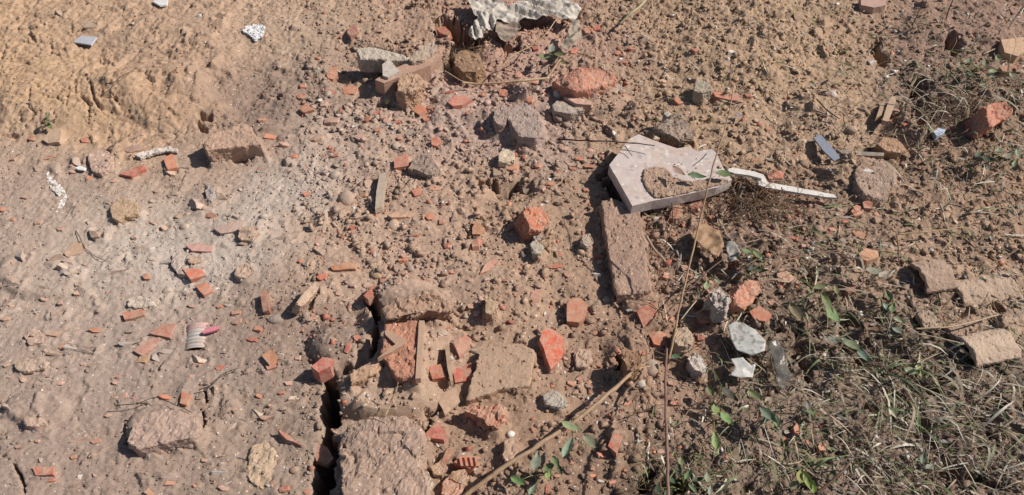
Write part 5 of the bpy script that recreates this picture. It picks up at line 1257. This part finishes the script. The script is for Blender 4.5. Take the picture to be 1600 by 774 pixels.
weed('leafy_weed', 850, 742, 'green leafy weed growing below the fallen stalk', [(838, 722, 44, 10, PALE, .04), (810, 752, 34, 120, (116, 160, 74), .03), (858, 730, 26, 60, GREEN, .04), (868, 722, 24, 150, GREEN, .05), (856, 742, 22, 20, (130, 160, 70), .03), (832, 766, 30, 30, (128, 140, 104), .03), (875, 735, 26, 160, DGREEN, .02)])
weed('small_weed', 75, 192, 'small isolated green sprig growing on the clay bank at left', [(72, 186, 14, 10, (112, 128, 80), .03), (80, 190, 14, 60, (126, 138, 92), .03), (68, 194, 12, 120, (104, 118, 76), .02), (78, 198, 14, 150, (120, 132, 88), .02), (75, 180, 12, 0, (112, 128, 84), .04)])
weed('small_weed', 868, 88, 'small green sprig under the torn cloth scrap', [(862, 76, 22, 10, PALE, .06), (852, 90, 22, 80, GREEN, .05), (876, 86, 20, 100, GREEN, .05), (882, 100, 20, 130, (150, 144, 90), .04)])
weed('dark_weed', 1070, 765, 'dark leafy weed spreading at the bottom edge beside the reddish stem', [(1060, 735, 24, 10, DGREEN, .04), (1075, 742, 24, 40, GREEN, .05), (1050, 752, 24, 100, DGREEN, .04), (1090, 750, 26, 70, DGREEN, .04), (1105, 745, 24, 10, PALE, .05), (1082, 764, 26, 140, GREEN, .04), (1046, 770, 26, 60, DGREEN, .03), (1110, 766, 26, 20, PALE, .04), (1028, 764, 22, 20, DGREEN, .03), (1064, 720, 20, 10, (128, 140, 92), .06)])
weed('leafy_weed', 1100, 440, 'small pale green weed above the crumpled grey lump', [(1092, 434, 20, 80, (150, 172, 126), .04), (1104, 446, 20, 20, PALE, .04), (1122, 440, 18, 150, (150, 158, 110), .04)])
weed('leafy_weed', 1180, 402, 'green-leaved weed in shade right of the withered grey leaf', [(1168, 394, 24, 100, GREEN, .05), (1184, 400, 26, 140, GREEN, .05), (1176, 420, 28, 60, DGREEN, .04), (1192, 406, 18, 20, (150, 166, 120), .05), (1190, 424, 22, 90, DGREEN, .03)])
weed('leafy_weed', 1396, 475, 'small upright green sprig at right of the dark weeds', [(1388, 463, 24, 0, GREEN, .06), (1394, 482, 24, 30, GREEN, .04), (1384, 480, 22, 150, PALE, .04)])
weed('broad_leaf_weed', 1410, 512, 'pair of pale grey-green oval leaves left of the squared tile', [(1404, 500, 24, 110, PALE, .05), (1402, 516, 24, 150, PALE, .04)])
weed('leafy_weed', 1372, 428, 'large folded dry green leaf above the green sprig', [(1365, 424, 34, 80, (144, 142, 100), .05), (1382, 430, 30, 60, (168, 156, 124), .05)])
weed('leafy_weed', 1428, 582, 'yellow-green weed leaves in the dark grass below the tiles', [(1424, 580, 24, 110, PALE, .06), (1436, 576, 20, 60, (150, 164, 80), .07), (1440, 584, 16, 20, (140, 154, 76), .06)])
weed('leafy_weed', 1448, 724, 'grey-green clover-like leaves low in the lower right grass', [(1442, 716, 26, 30, (128, 140, 112), .05), (1452, 730, 28, 60, (132, 142, 116), .05)])
weed('yellow_weed', 1258, 756, 'yellow-green grassy sprout at the bottom edge among dark litter', [(1250, 745, 30, 20, (146, 146, 76), .05), (1262, 752, 34, 170, (140, 150, 70), .05), (1240, 758, 26, 60, (150, 150, 90), .04), (1270, 762, 28, 10, (136, 150, 76), .04)])
weed('leafy_weed', 1290, 466, 'tall green blade-leaved weed in the dark litter', [(1292, 474, 40, 160, GREEN, .06), (1300, 492, 36, 140, (128, 148, 84), .05), (1306, 454, 26, 10, (140, 146, 84), .06), (1282, 448, 26, 80, (140, 146, 100), .05)])
weed('leafy_weed', 1262, 648, 'green forked sprout with a red bud in the lower litter', [(1262, 634, 20, 0, (120, 136, 96), .05), (1268, 645, 18, 100, GREEN, .05), (1254, 644, 12, 60, PALE, .04)])
weed('leafy_weed', 1335, 545, 'dusty grey-green long leaf above the thick grass', [(1330, 542, 40, 110, (118, 126, 100), .06), (1348, 558, 36, 140, (126, 134, 104), .05), (1300, 532, 24, 100, (120, 116, 96), .04)])
weed('leafy_weed', 1110, 640, 'bright green grassy weed at the foot of the white stones', [(1118, 640, 26, 0, (134, 150, 80), .04), (1135, 655, 34, 150, (140, 156, 86), .04), (1110, 612, 24, 160, GREEN, .03), (1118, 690, 40, 5, (140, 156, 92), .05), (1140, 618, 36, 140, DGREEN, .05)])
weed('leafy_weed', 1210, 650, 'long-bladed green weed right of the grey paper scrap', [(1200, 650, 44, 145, (116, 132, 90), .05), (1214, 660, 30, 10, (134, 148, 96), .05), (1180, 618, 28, 140, GREEN, .04)])
weed('leafy_weed', 1520, 110, 'tangle of small green leaves at the upper right edge', [(1500, 104, 18, 20, (140, 148, 104), .05), (1512, 96, 18, 60, PALE, .05), (1526, 106, 18, 120, GREEN, .05), (1540, 100, 18, 30, (120, 128, 80), .05), (1552, 112, 20, 80, (150, 150, 110), .05), (1560, 92, 18, 10, (136, 150, 88), .05), (1520, 118, 20, 100, DGREEN, .04), (1508, 116, 18, 0, (130, 138, 96), .04), (1545, 120, 22, 60, (168, 158, 122), .04), (1580, 118, 16, 10, PALE, .05), (1536, 134, 18, 60, GREEN, .05)])
weed('leafy_weed', 1570, 245, 'low green and dry leaves below the red brick lump', [(1560, 236, 22, 30, PALE, .04), (1575, 244, 24, 70, (150, 146, 110), .04), (1545, 250, 22, 120, DGREEN, .04), (1590, 240, 20, 10, PALE, .04), (1530, 244, 20, 60, DGREEN, .04), (1586, 256, 22, 40, (140, 136, 96), .03)])
leaf(1089, 276, 30, 100, (104, 128, 88), .075, 5, label='green oval leaf lying on the slab beside the tall stem'); leaf(1132, 272, 28, 95, (108, 124, 74), .072, 5, label='green leaf on the right corner of the slab')
leaf(1060, 268, 30, 150, (190, 144, 108), .082, 12, label='curled tan dry leaf on the soil crust of the slab')
sheet('dry_leaf', [(1079, 372), (1088, 356), (1102, 348), (1122, 362), (1130, 384), (1122, 404), (1108, 396), (1096, 386)], .035, M_LEAF, (172, 138, 106), 'broad flat tan dry leaf below the slab right of the stem', 'leaf', .006)
leaf(1395, 646, 26, 160, (196, 186, 140), .06, 6, label='single pale cream oval leaf bright in the dark grass')
leaf(1057, 558, 22, 90, (92, 124, 74), .05, 6, label='round green leaf touching the reddish stem')
leaf(1244, 490, 44, 165, (150, 118, 90), .04, 10, label='large brown dead leaf left of the green blade-leaved weed')
leaf(1362, 514, 34, 130, (132, 98, 68), .03, 10, label='dark brown curled dead leaf at the end of a thick root')
LIT = [DRY, (134, 104, 78), GREY, (164, 134, 104), (120, 112, 82), (112, 124, 84), (156, 140, 112)]
LITN = ['tan', 'brown', 'grey', 'pale tan', 'olive', 'dull green', 'beige']
k = 0
while k < 150:
    u, v = random.uniform(1050, 1600), random.uniform(90, 774)
    if random.random() > .8 * float(soil_at(np.array([G(u, v)[0]]), np.array([G(u, v)[1]]))[0, 6]) : continue
    i = random.randrange(len(LIT)); L = random.uniform(9, 20)
    leaf(u, v, L, random.uniform(0, 360), LIT[i], random.uniform(.008, .03), 30, phrase=('small ' if L < 13 else '') + LITN[i] + ' dead leaf', group='dead leaves scattered over the weedy soil'); k += 1

# ------------------------------------------------------------------ grass and fibres (stuff)
def curve_pts(p, ang, L, rise, bend, n=5):
    pts = []; a = ang
    q = Vector(p)
    for i in range(n):
        t = i / (n - 1)
        pts.append(Vector((q.x, q.y, p[2] + rise * math.sin(min(1, t * 1.15) * math.pi * .8))))
        q = q + Vector((math.cos(a), math.sin(a), 0)) * (L / (n - 1)); a += bend / (n - 1)
    return pts
gs = Strips()
GC = [(176, 166, 144), (150, 140, 118), (134, 138, 104), (122, 132, 90), (204, 194, 176), (162, 142, 118), (108, 118, 78)]
def tuft(u, v, n, ang, spread, Lr, rise, cols, su=14, sv=10, w=.0024):
    if cols is grn: n = n * .55
    if u > 1380 and v > 600: n, spread, Lr = n * .7, spread * 2.2, (Lr[0] * .7, Lr[1] * .62)
    for _ in range(int(n * .24)):
        a, b = random.gauss(u, su * 1.25), random.gauss(v, sv)
        p = GP(a, b, .002, True)
        L = random.uniform(*Lr) * .8
        gs.blade(curve_pts(p, R(ang + random.gauss(0, spread * 1.3)), L, rise * random.uniform(.1, 1.0), random.gauss(0, .45), 6), w * random.choice((.4, .6, .8, 1, 1.3, 2.0)), lin(random.choice(cols)) * random.uniform(.8, 1.1), random.uniform(-.5, .5))
dry, grn, mixd = [GC[0], GC[1], GC[4], GC[5]], [GC[2], GC[3], GC[6]], GC
for (u, v, n, ang, sp, Lr, rise, cols, su, sv) in [
    (1360, 575, 60, -45, 14, (.12, .3), .05, mixd, 16, 12), (1400, 615, 70, -45, 14, (.12, .3), .05, mixd, 18, 12), (1450, 650, 70, -48, 16, (.1, .28), .05, mixd, 22, 16), (1500, 700, 70, -50, 25, (.08, .22), .05, mixd, 28, 20),
    (1540, 640, 60, -60, 30, (.08, .2), .05, dry + [GC[2]], 25, 30), (1570, 700, 60, -55, 30, (.08, .2), .05, mixd, 25, 25), (1580, 610, 40, -60, 30, (.06, .16), .04, mixd, 18, 22),
    (1395, 720, 60, -52, 20, (.08, .2), .04, mixd, 30, 22), (1440, 755, 50, -70, 30, (.06, .16), .05, mixd, 30, 14), (1330, 690, 50, -50, 35, (.05, .14), .03, mixd, 28, 25), (1530, 760, 50, -40, 35, (.06, .18), .05, mixd, 35, 12),
    (1290, 560, 40, -40, 30, (.06, .18), .04, mixd, 25, 20), (1260, 520, 30, -50, 35, (.05, .14), .04, mixd, 20, 18), (1240, 600, 40, -60, 50, (.05, .12), .03, dry, 30, 25), (1180, 680, 50, -60, 50, (.05, .12), .03, mixd, 35, 30),
    (1130, 620, 24, 80, 40, (.05, .12), .05, grn + [GC[0]], 12, 20), (1120, 570, 20, 100, 50, (.04, .1), .04, mixd, 12, 16), (1110, 750, 40, 60, 60, (.05, .12), .06, grn, 28, 10), (1255, 740, 26, 80, 30, (.05, .12), .06, grn, 14, 12), (1020, 765, 24, 60, 60, (.05, .1), .05, grn, 18, 8),
    (1500, 120, 60, -60, 70, (.06, .18), .05, mixd, 26, 18), (1540, 140, 50, -120, 60, (.06, .16), .05, mixd, 26, 18), (1470, 150, 60, -140, 40, (.08, .2), .05, dry, 24, 22), (1450, 185, 50, -130, 40, (.06, .18), .04, dry, 22, 14), (1580, 100, 40, -30, 60, (.06, .2), .05, mixd, 20, 20),
    (1500, 170, 40, -100, 50, (.05, .14), .05, dry, 16, 18), (1590, 200, 30, 180, 60, (.05, .12), .04, dry, 14, 18), (1520, 250, 50, 180, 50, (.05, .12), .03, dry, 35, 10), (1480, 280, 60, 170, 60, (.04, .12), .03, dry + [GC[2]], 35, 16), (1450, 310, 40, -150, 60, (.04, .12), .03, dry, 30, 16),
    (1370, 340, 30, 40, 60, (.04, .12), .04, mixd, 25, 14), (1345, 420, 40, 120, 60, (.04, .12), .04, mixd, 25, 16), (1240, 400, 40, 40, 60, (.04, .12), .04, mixd, 30, 18), (1310, 470, 40, -50, 50, (.04, .12), .04, mixd, 28, 20), (1400, 560, 40, -40, 50, (.05, .14), .04, mixd, 30, 18),
    (1480, 575, 40, -60, 60, (.05, .12), .04, dry, 30, 18), (970, 30, 40, 60, 40, (.04, .12), .05, grn + dry, 18, 10), (1340, 70, 60, -20, 60, (.02, .05), .03, grn, 25, 8), (1370, 85, 40, -60, 60, (.02, .05), .03, grn + dry, 14, 8), (1160, 300, 30, 0, 90, (.03, .09), .03, dry, 20, 12),
    (1490, 110, 60, -40, 80, (.04, .12), .06, grn, 26, 14), (1560, 120, 60, 100, 70, (.04, .12), .06, grn, 26, 18), (1585, 160, 40, 120, 60, (.04, .12), .06, grn, 14, 26), (1570, 235, 50, 160, 70, (.04, .1), .05, grn, 26, 10), (1300, 500, 50, -60, 60, (.04, .1), .05, grn, 30, 24), (1400, 590, 60, -45, 30, (.06, .16), .05, grn, 30, 22), (1160, 620, 40, -60, 60, (.04, .1), .05, grn, 40, 40), (1330, 730, 50, -60, 60, (.04, .12), .05, grn, 60, 24), (1220, 430, 40, -60, 60, (.03, .09), .05, grn, 36, 24), (1080, 60, 20, 0, 90, (.02, .06), .02, dry, 60, 20), (1210, 60, 30, 0, 90, (.02, .06), .02, dry, 60, 30), (1560, 30, 30, 60, 60, (.03, .08), .05, grn + dry, 30, 14), (1590, 330, 24, 170, 60, (.04, .1), .03, dry, 14, 40), (740, 60, 10, 90, 40, (.02, .05), .03, dry, 8, 6)]:
    tuft(u, v, n, ang, sp, Lr, rise, cols, su, sv)
n = 0
SC = [(206, 196, 176), (180, 162, 138), (136, 114, 94), (184, 168, 140), (128, 136, 92), (120, 130, 86), (210, 200, 182)]
while n < 2700:
    u, v = random.uniform(1000, 1600), random.uniform(0, 774)
    x, y = G(u, v)
    lt = float(S[min(np.searchsorted(xg, x), len(xg) - 1), min(np.searchsorted(yg, y), len(yg) - 1), 6])
    if random.random() > lt * 1.0 - .05: continue
    p = GP(u, v, random.uniform(.001, .012))
    L = random.choice((.012, .02, .03, .05, .07)) * random.uniform(.7, 1.3)
    gs.blade(curve_pts(p, R(random.gauss(-48, 45)), L, random.uniform(-.004, .012), random.gauss(0, .4), 4), random.choice((.0012, .0018, .0025, .004)), lin(random.choice(SC)) * random.uniform(.75, 1.1), random.uniform(-1, 1)); n += 1
g = link('grass', gs.mesh('grass'), M_GRASS)
tag(g, 'dry and green grass blades matted over the soil on the right', 'grass', kind='stuff')

fb = Strips()
FC = [(96, 76, 62), (132, 106, 84), (168, 146, 122), (74, 58, 48), (150, 130, 106)]
n = 0
while n < 1300:
    u, v = random.uniform(930, 1600), random.uniform(0, 774)
    x, y = G(u, v)
    lt = float(S[min(np.searchsorted(xg, x), len(xg) - 1), min(np.searchsorted(yg, y), len(yg) - 1), 6])
    if random.random() > lt * .7 - .05: continue
    p = GP(u, v, random.uniform(.001, .008))
    pts = curve_pts(p, random.uniform(0, 6.28), random.uniform(.015, .07), random.uniform(.0, .012), random.uniform(-1.8, 1.8), 4)
    r = random.uniform(.0004, .0011)
    fb.tube(pts, [r, r, r, r * .6], lin(random.choice(FC)) * random.uniform(.8, 1.1), 3); n += 1
for (u, v, m, r_) in ((730, 92, 160, 18), (1190, 300, 150, 26), (1490, 170, 160, 22), (1175, 315, 110, 22), (1225, 320, 80, 24), (1085, 330, 60, 24), (1475, 210, 60, 30)):
    for _ in range(m):
        p = GP(random.gauss(u, r_), random.gauss(v, r_ * .55), random.uniform(.0, .025), True)
        pts = curve_pts(p, random.uniform(0, 6.28), random.uniform(.02, .06), random.uniform(-.01, .02), random.uniform(-2.5, 2.5), 5)
        r = random.uniform(.0004, .0009)
        fb.tube(pts, [r] * 5, lin(random.choice(FC[:2] + [FC[4], (140, 104, 78)])), 3)
f_o = link('root_fibres', fb.mesh('root_fibres'), M_GRASS)
tag(f_o, 'fine roots and straw fibres strewn through the weedy soil', 'root fibres', kind='stuff')
# a root ball by the pit
cobble([(708, 96), (714, 80), (732, 76), (750, 86), (758, 102), (744, 112), (722, 112)], .05, 'fibrous brown root ball above the dry straw', (146, 116, 90), 'root ball', 'root_ball', it=2, t=.07)

# soil banked and drifted against the pieces, so that they sit in the ground
for poly, ztop, big in BANK:
    pa = np.array(poly); lo, hi = pa.min(0) - .03, pa.max(0) + .03
    i0, i1 = np.searchsorted(xg, (lo[0], hi[0])); j0, j1 = np.searchsorted(yg, (lo[1], hi[1]))
    if i1 - i0 < 3 or j1 - j0 < 3: continue
    x_, y_ = X[i0:i1, j0:j1], Y[i0:i1, j0:j1]
    d = np.full(x_.shape, 9.0)
    for k in range(len(pa)):
        a, b = pa[k], pa[(k + 1) % len(pa)]; e = b - a
        t = np.clip(((x_ - a[0]) * e[0] + (y_ - a[1]) * e[1]) / (e @ e + 1e-12), 0, 1)
        d = np.minimum(d, np.hypot(x_ - a[0] - t * e[0], y_ - a[1] - t * e[1]))
    d = np.where(in_poly(x_, y_, [tuple(p) for p in pa]), -d, d)
    hcur = H[i0:i1, j0:j1]
    gap = np.clip(ztop - Hm[i0:i1, j0:j1], 0, .03 if big else .05)
    side = ((x_ - pa[:, 0].mean()) * .98 + (y_ - pa[:, 1].mean()) * .2) / (np.ptp(pa[:, 0]) * .5 + 1e-6)   # more soil on the sunny side
    cov = smooth(-.5, .45, fbm(x_ * 28, y_ * 28, 401, 3) + .28 * side)
    reach = .016 if big else .011
    rise = Hm[i0:i1, j0:j1] + gap * (.2 + (.4 if big else .3) * cov) * (1 - smooth(-.002, reach, d)) * cov + .002 * fbm(x_ * 120, y_ * 120, 405, 2)
    H[i0:i1, j0:j1] = np.where((hcur > Hm[i0:i1, j0:j1] - .02) & (d > (-.006 if not big else -.003)), np.maximum(hcur, rise), hcur)

# ------------------------------------------------------------------ crumbs (stuff)
ico = bmesh.new(); bmesh.ops.create_cube(ico, size=1.35); bmesh.ops.triangulate(ico, faces=ico.faces)
iv = np.array([v.co[:] for v in ico.verts]); it_ = np.array([[v.index for v in f.verts] for f in ico.faces]); ico.free()
def crumbs(name, n, smin, smax, seed, colf, dens, label, cat, mat=M_SOIL, on_top=0):
    q = np.random.default_rng(seed)
    m = n * 10
    x, y = q.uniform(-XF + .05, XF - .05, m), q.uniform(Y0 + .05, Y1 - .05, m)
    u, v = to_px(x, y)
    ii, jj = np.clip(np.searchsorted(xg, x), 0, len(xg) - 1), np.clip(np.searchsorted(yg, y), 0, len(yg) - 1)
    s = S[ii, jj]
    ok = (q.random(m) < dens(s, u, v)) & (u > -60) & (u < 1660)
    clump = .5 + .5 * perlin(x * 9, y * 9, seed + 3)
    ok &= q.random(m) < np.where(u < 470, .6, 1.0) * (.08 + 1.5 * np.clip(clump - .25, 0, 1))
    for p in BEDS: ok &= ~in_poly(u, v, p)
    idx = np.nonzero(ok)[0][:n]; n = len(idx)
    x, y, s, ii, jj = x[idx], y[idx], s[idx], ii[idx], jj[idx]
    r = np.minimum(smin * np.exp(q.exponential(.55, n)), smax)
    r = np.where(u[idx] < 470, .3 * r + .0014, r)
    z = H[ii, jj] + r * q.uniform(-.3, .25, n)
    sc_ = r[:, None] * q.uniform(.55, 1.6, (n, 3)); sc_[:, 2] *= .6
    if on_top:
        nt_ = min(len(TOPS), on_top); pick = q.permutation(len(TOPS))[:nt_]
        tp = np.array([TOPS[k_] for k_ in pick]); k_ = q.permutation(n)[:nt_]
        x[k_], y[k_], z[k_] = tp[:, 0], tp[:, 1], tp[:, 2]
        sm = q.uniform(.2, .55, nt_)[:, None]; sc_[k_] *= sm
        s[k_] = soil_at(tp[:, 0], tp[:, 1])
    # random rotation about two axes
    P = iv[None] * q.uniform(.3, 1.3, (n, len(iv), 3)) * sc_[:, None, :]
    a, b = q.random(n) * 6.283, q.normal(0, .6, n)
    ca, sa, cb, sb = np.cos(a)[:, None], np.sin(a)[:, None], np.cos(b)[:, None], np.sin(b)[:, None]
    Y_, Z_ = P[..., 1] * cb - P[..., 2] * sb, P[..., 1] * sb + P[..., 2] * cb
    X_, Y_ = P[..., 0] * ca - Y_ * sa, P[..., 0] * sa + Y_ * ca
    Vv = np.stack([X_ + x[:, None], Y_ + y[:, None], Z_ + z[:, None]], -1).reshape(-1, 3)
    T = (it_[None] + (np.arange(n) * len(iv))[:, None, None]).reshape(-1, 3)
    c = colf(q, s, n)
    me = arrays_mesh(name, Vv, T, np.repeat(c, len(iv), 0))
    o = link(name, me, mat); tag(o, label, cat, kind='stuff'); return o
def soil_col(q, s, n): return np.clip(s[:, :3] * q.uniform(.78, 1.22, (n, 1)) * q.uniform(.985, 1.015, (n, 3)), 0, 1)
crumbs('soil_crumbs', 21000, .0022, .0105, 1, soil_col, lambda s, u, v: s[:, 5] ** 1.4, 'loose crumbs of dry soil strewn over the ground', 'soil crumbs', on_top=1500)
crumbs('soil_grit', 17000, .0013, .0036, 9, soil_col, lambda s, u, v: np.where(u < 520, 1.0, .6) * (.4 + .6 * s[:, 5]), 'fine angular grit of dry soil lying over the ground', 'soil grit')
def brick_col(q, s, n):
    base = np.array([lin((184, 128, 104)), lin((174, 112, 92)), lin((186, 148, 128))])[q.integers(0, 3, n)]
    return np.clip(base * q.uniform(.8, 1.15, (n, 1)), 0, 1)
def brick_d(s, u, v):
    d = np.exp(-((u - 620) / 420) ** 2 - ((v - 300) / 300) ** 2) + .9 * np.exp(-((u - 860) / 120) ** 2 - ((v - 100) / 60) ** 2) + .5 * np.exp(-((u - 1200) / 160) ** 2 - ((v - 350) / 90) ** 2) + .15
    return np.clip(d, 0, 1) * .8
crumbs('brick_crumbs', 1900, .0024, .0085, 2, brick_col, brick_d, 'tiny crumbs of red and orange brick in the soil', 'brick crumbs')
def stone_col(q, s, n):
    base = np.array([lin((190, 182, 172)), lin((150, 142, 134)), lin((176, 158, 140)), lin((212, 206, 198))])[q.integers(0, 4, n)]
    return np.clip(base * q.uniform(.85, 1.1, (n, 1)), 0, 1)
crumbs('gravel', 3000, .0018, .0065, 3, stone_col, lambda s, u, v: .35 + .5 * s[:, 5], 'fine pale grit and gravel grains in the soil', 'gravel')

# ------------------------------------------------------------------ the ground sheet
nx, ny = len(xs), len(ys)
ZZ = np.zeros((nx, ny))
ZZ[ix0:ix1, iy0:iy1] = H
ZZ[:ix0, iy0:iy1] = H[:1]; ZZ[ix1:, iy0:iy1] = H[-1:]
ZZ[:, :iy0] = ZZ[:, iy0:iy0 + 1]; ZZ[:, iy1:] = ZZ[:, iy1 - 1:iy1]
XX, YY = np.meshgrid(xs, ys, indexing='ij')
far = np.maximum(np.maximum(np.abs(XX) - XF, 0), np.maximum(np.maximum(YY - Y1, Y0 - YY), 0))
ZZ = ZZ * np.exp(-far * 2) + .04 * np.clip(far, 0, 1) * fbm(XX * 2, YY * 2, 7, 3)
CC = np.zeros((nx, ny, 3)); CC[...] = lin((150, 120, 96))
CC[ix0:ix1, iy0:iy1] = S[..., :3]
CC[:ix0, iy0:iy1] = S[:1, :, :3]; CC[ix1:, iy0:iy1] = S[-1:, :, :3]
CC[:, :iy0] = CC[:, iy0:iy0 + 1]; CC[:, iy1:] = CC[:, iy1 - 1:iy1]
I = np.arange(nx * ny).reshape(nx, ny)
quads = np.stack([I[:-1, :-1], I[1:, :-1], I[1:, 1:], I[:-1, 1:]], -1).reshape(-1, 4)
me = arrays_mesh('ground', np.stack([XX, YY, ZZ], -1).reshape(-1, 3), quads, CC.reshape(-1, 3), False)
gd = link('ground', me, M_SOIL)
tag(gd, 'bare dry soil strewn with rubble, orange clay to grey dust', 'ground', kind='structure')

# ------------------------------------------------------------------ labels that single out each small piece by what it lies beside
def rel(u, v, a, b):
    du, dv = u - a, (v - b) * 1.3
    ang = math.degrees(math.atan2(-dv, du)) % 360
    return ['right of', 'behind and right of', 'behind', 'behind and left of', 'left of', 'in front and left of', 'in front of', 'in front and right of'][int((ang + 22.5) // 45) % 8]
groups = {}
for rec in SMALL:
    o, u, v, sz, ph = rec
    near = sorted(LAND, key=lambda l: math.hypot(l[1] - u, (l[2] - v) * 1.3))[0]
    d = math.hypot(near[1] - u, near[2] - v)
    where = ('close ' if d < 60 else '') + rel(u, v, near[1], near[2])
    groups.setdefault((ph, where, near[0]), []).append((d, rec))
ORD = ['nearest', 'second nearest', 'third nearest', 'fourth nearest', 'fifth nearest', 'sixth nearest', 'seventh nearest', 'eighth nearest', 'ninth nearest', 'tenth nearest']
for (ph, where, nm), lst in groups.items():
    lst.sort(key=lambda a: a[0])
    for k, (d, rec) in enumerate(lst):
        art = ph if len(lst) == 1 else f'{ORD[min(k, 9)]} {ph}'
        rec[0]['label'] = f'{art} {where} the {nm}'
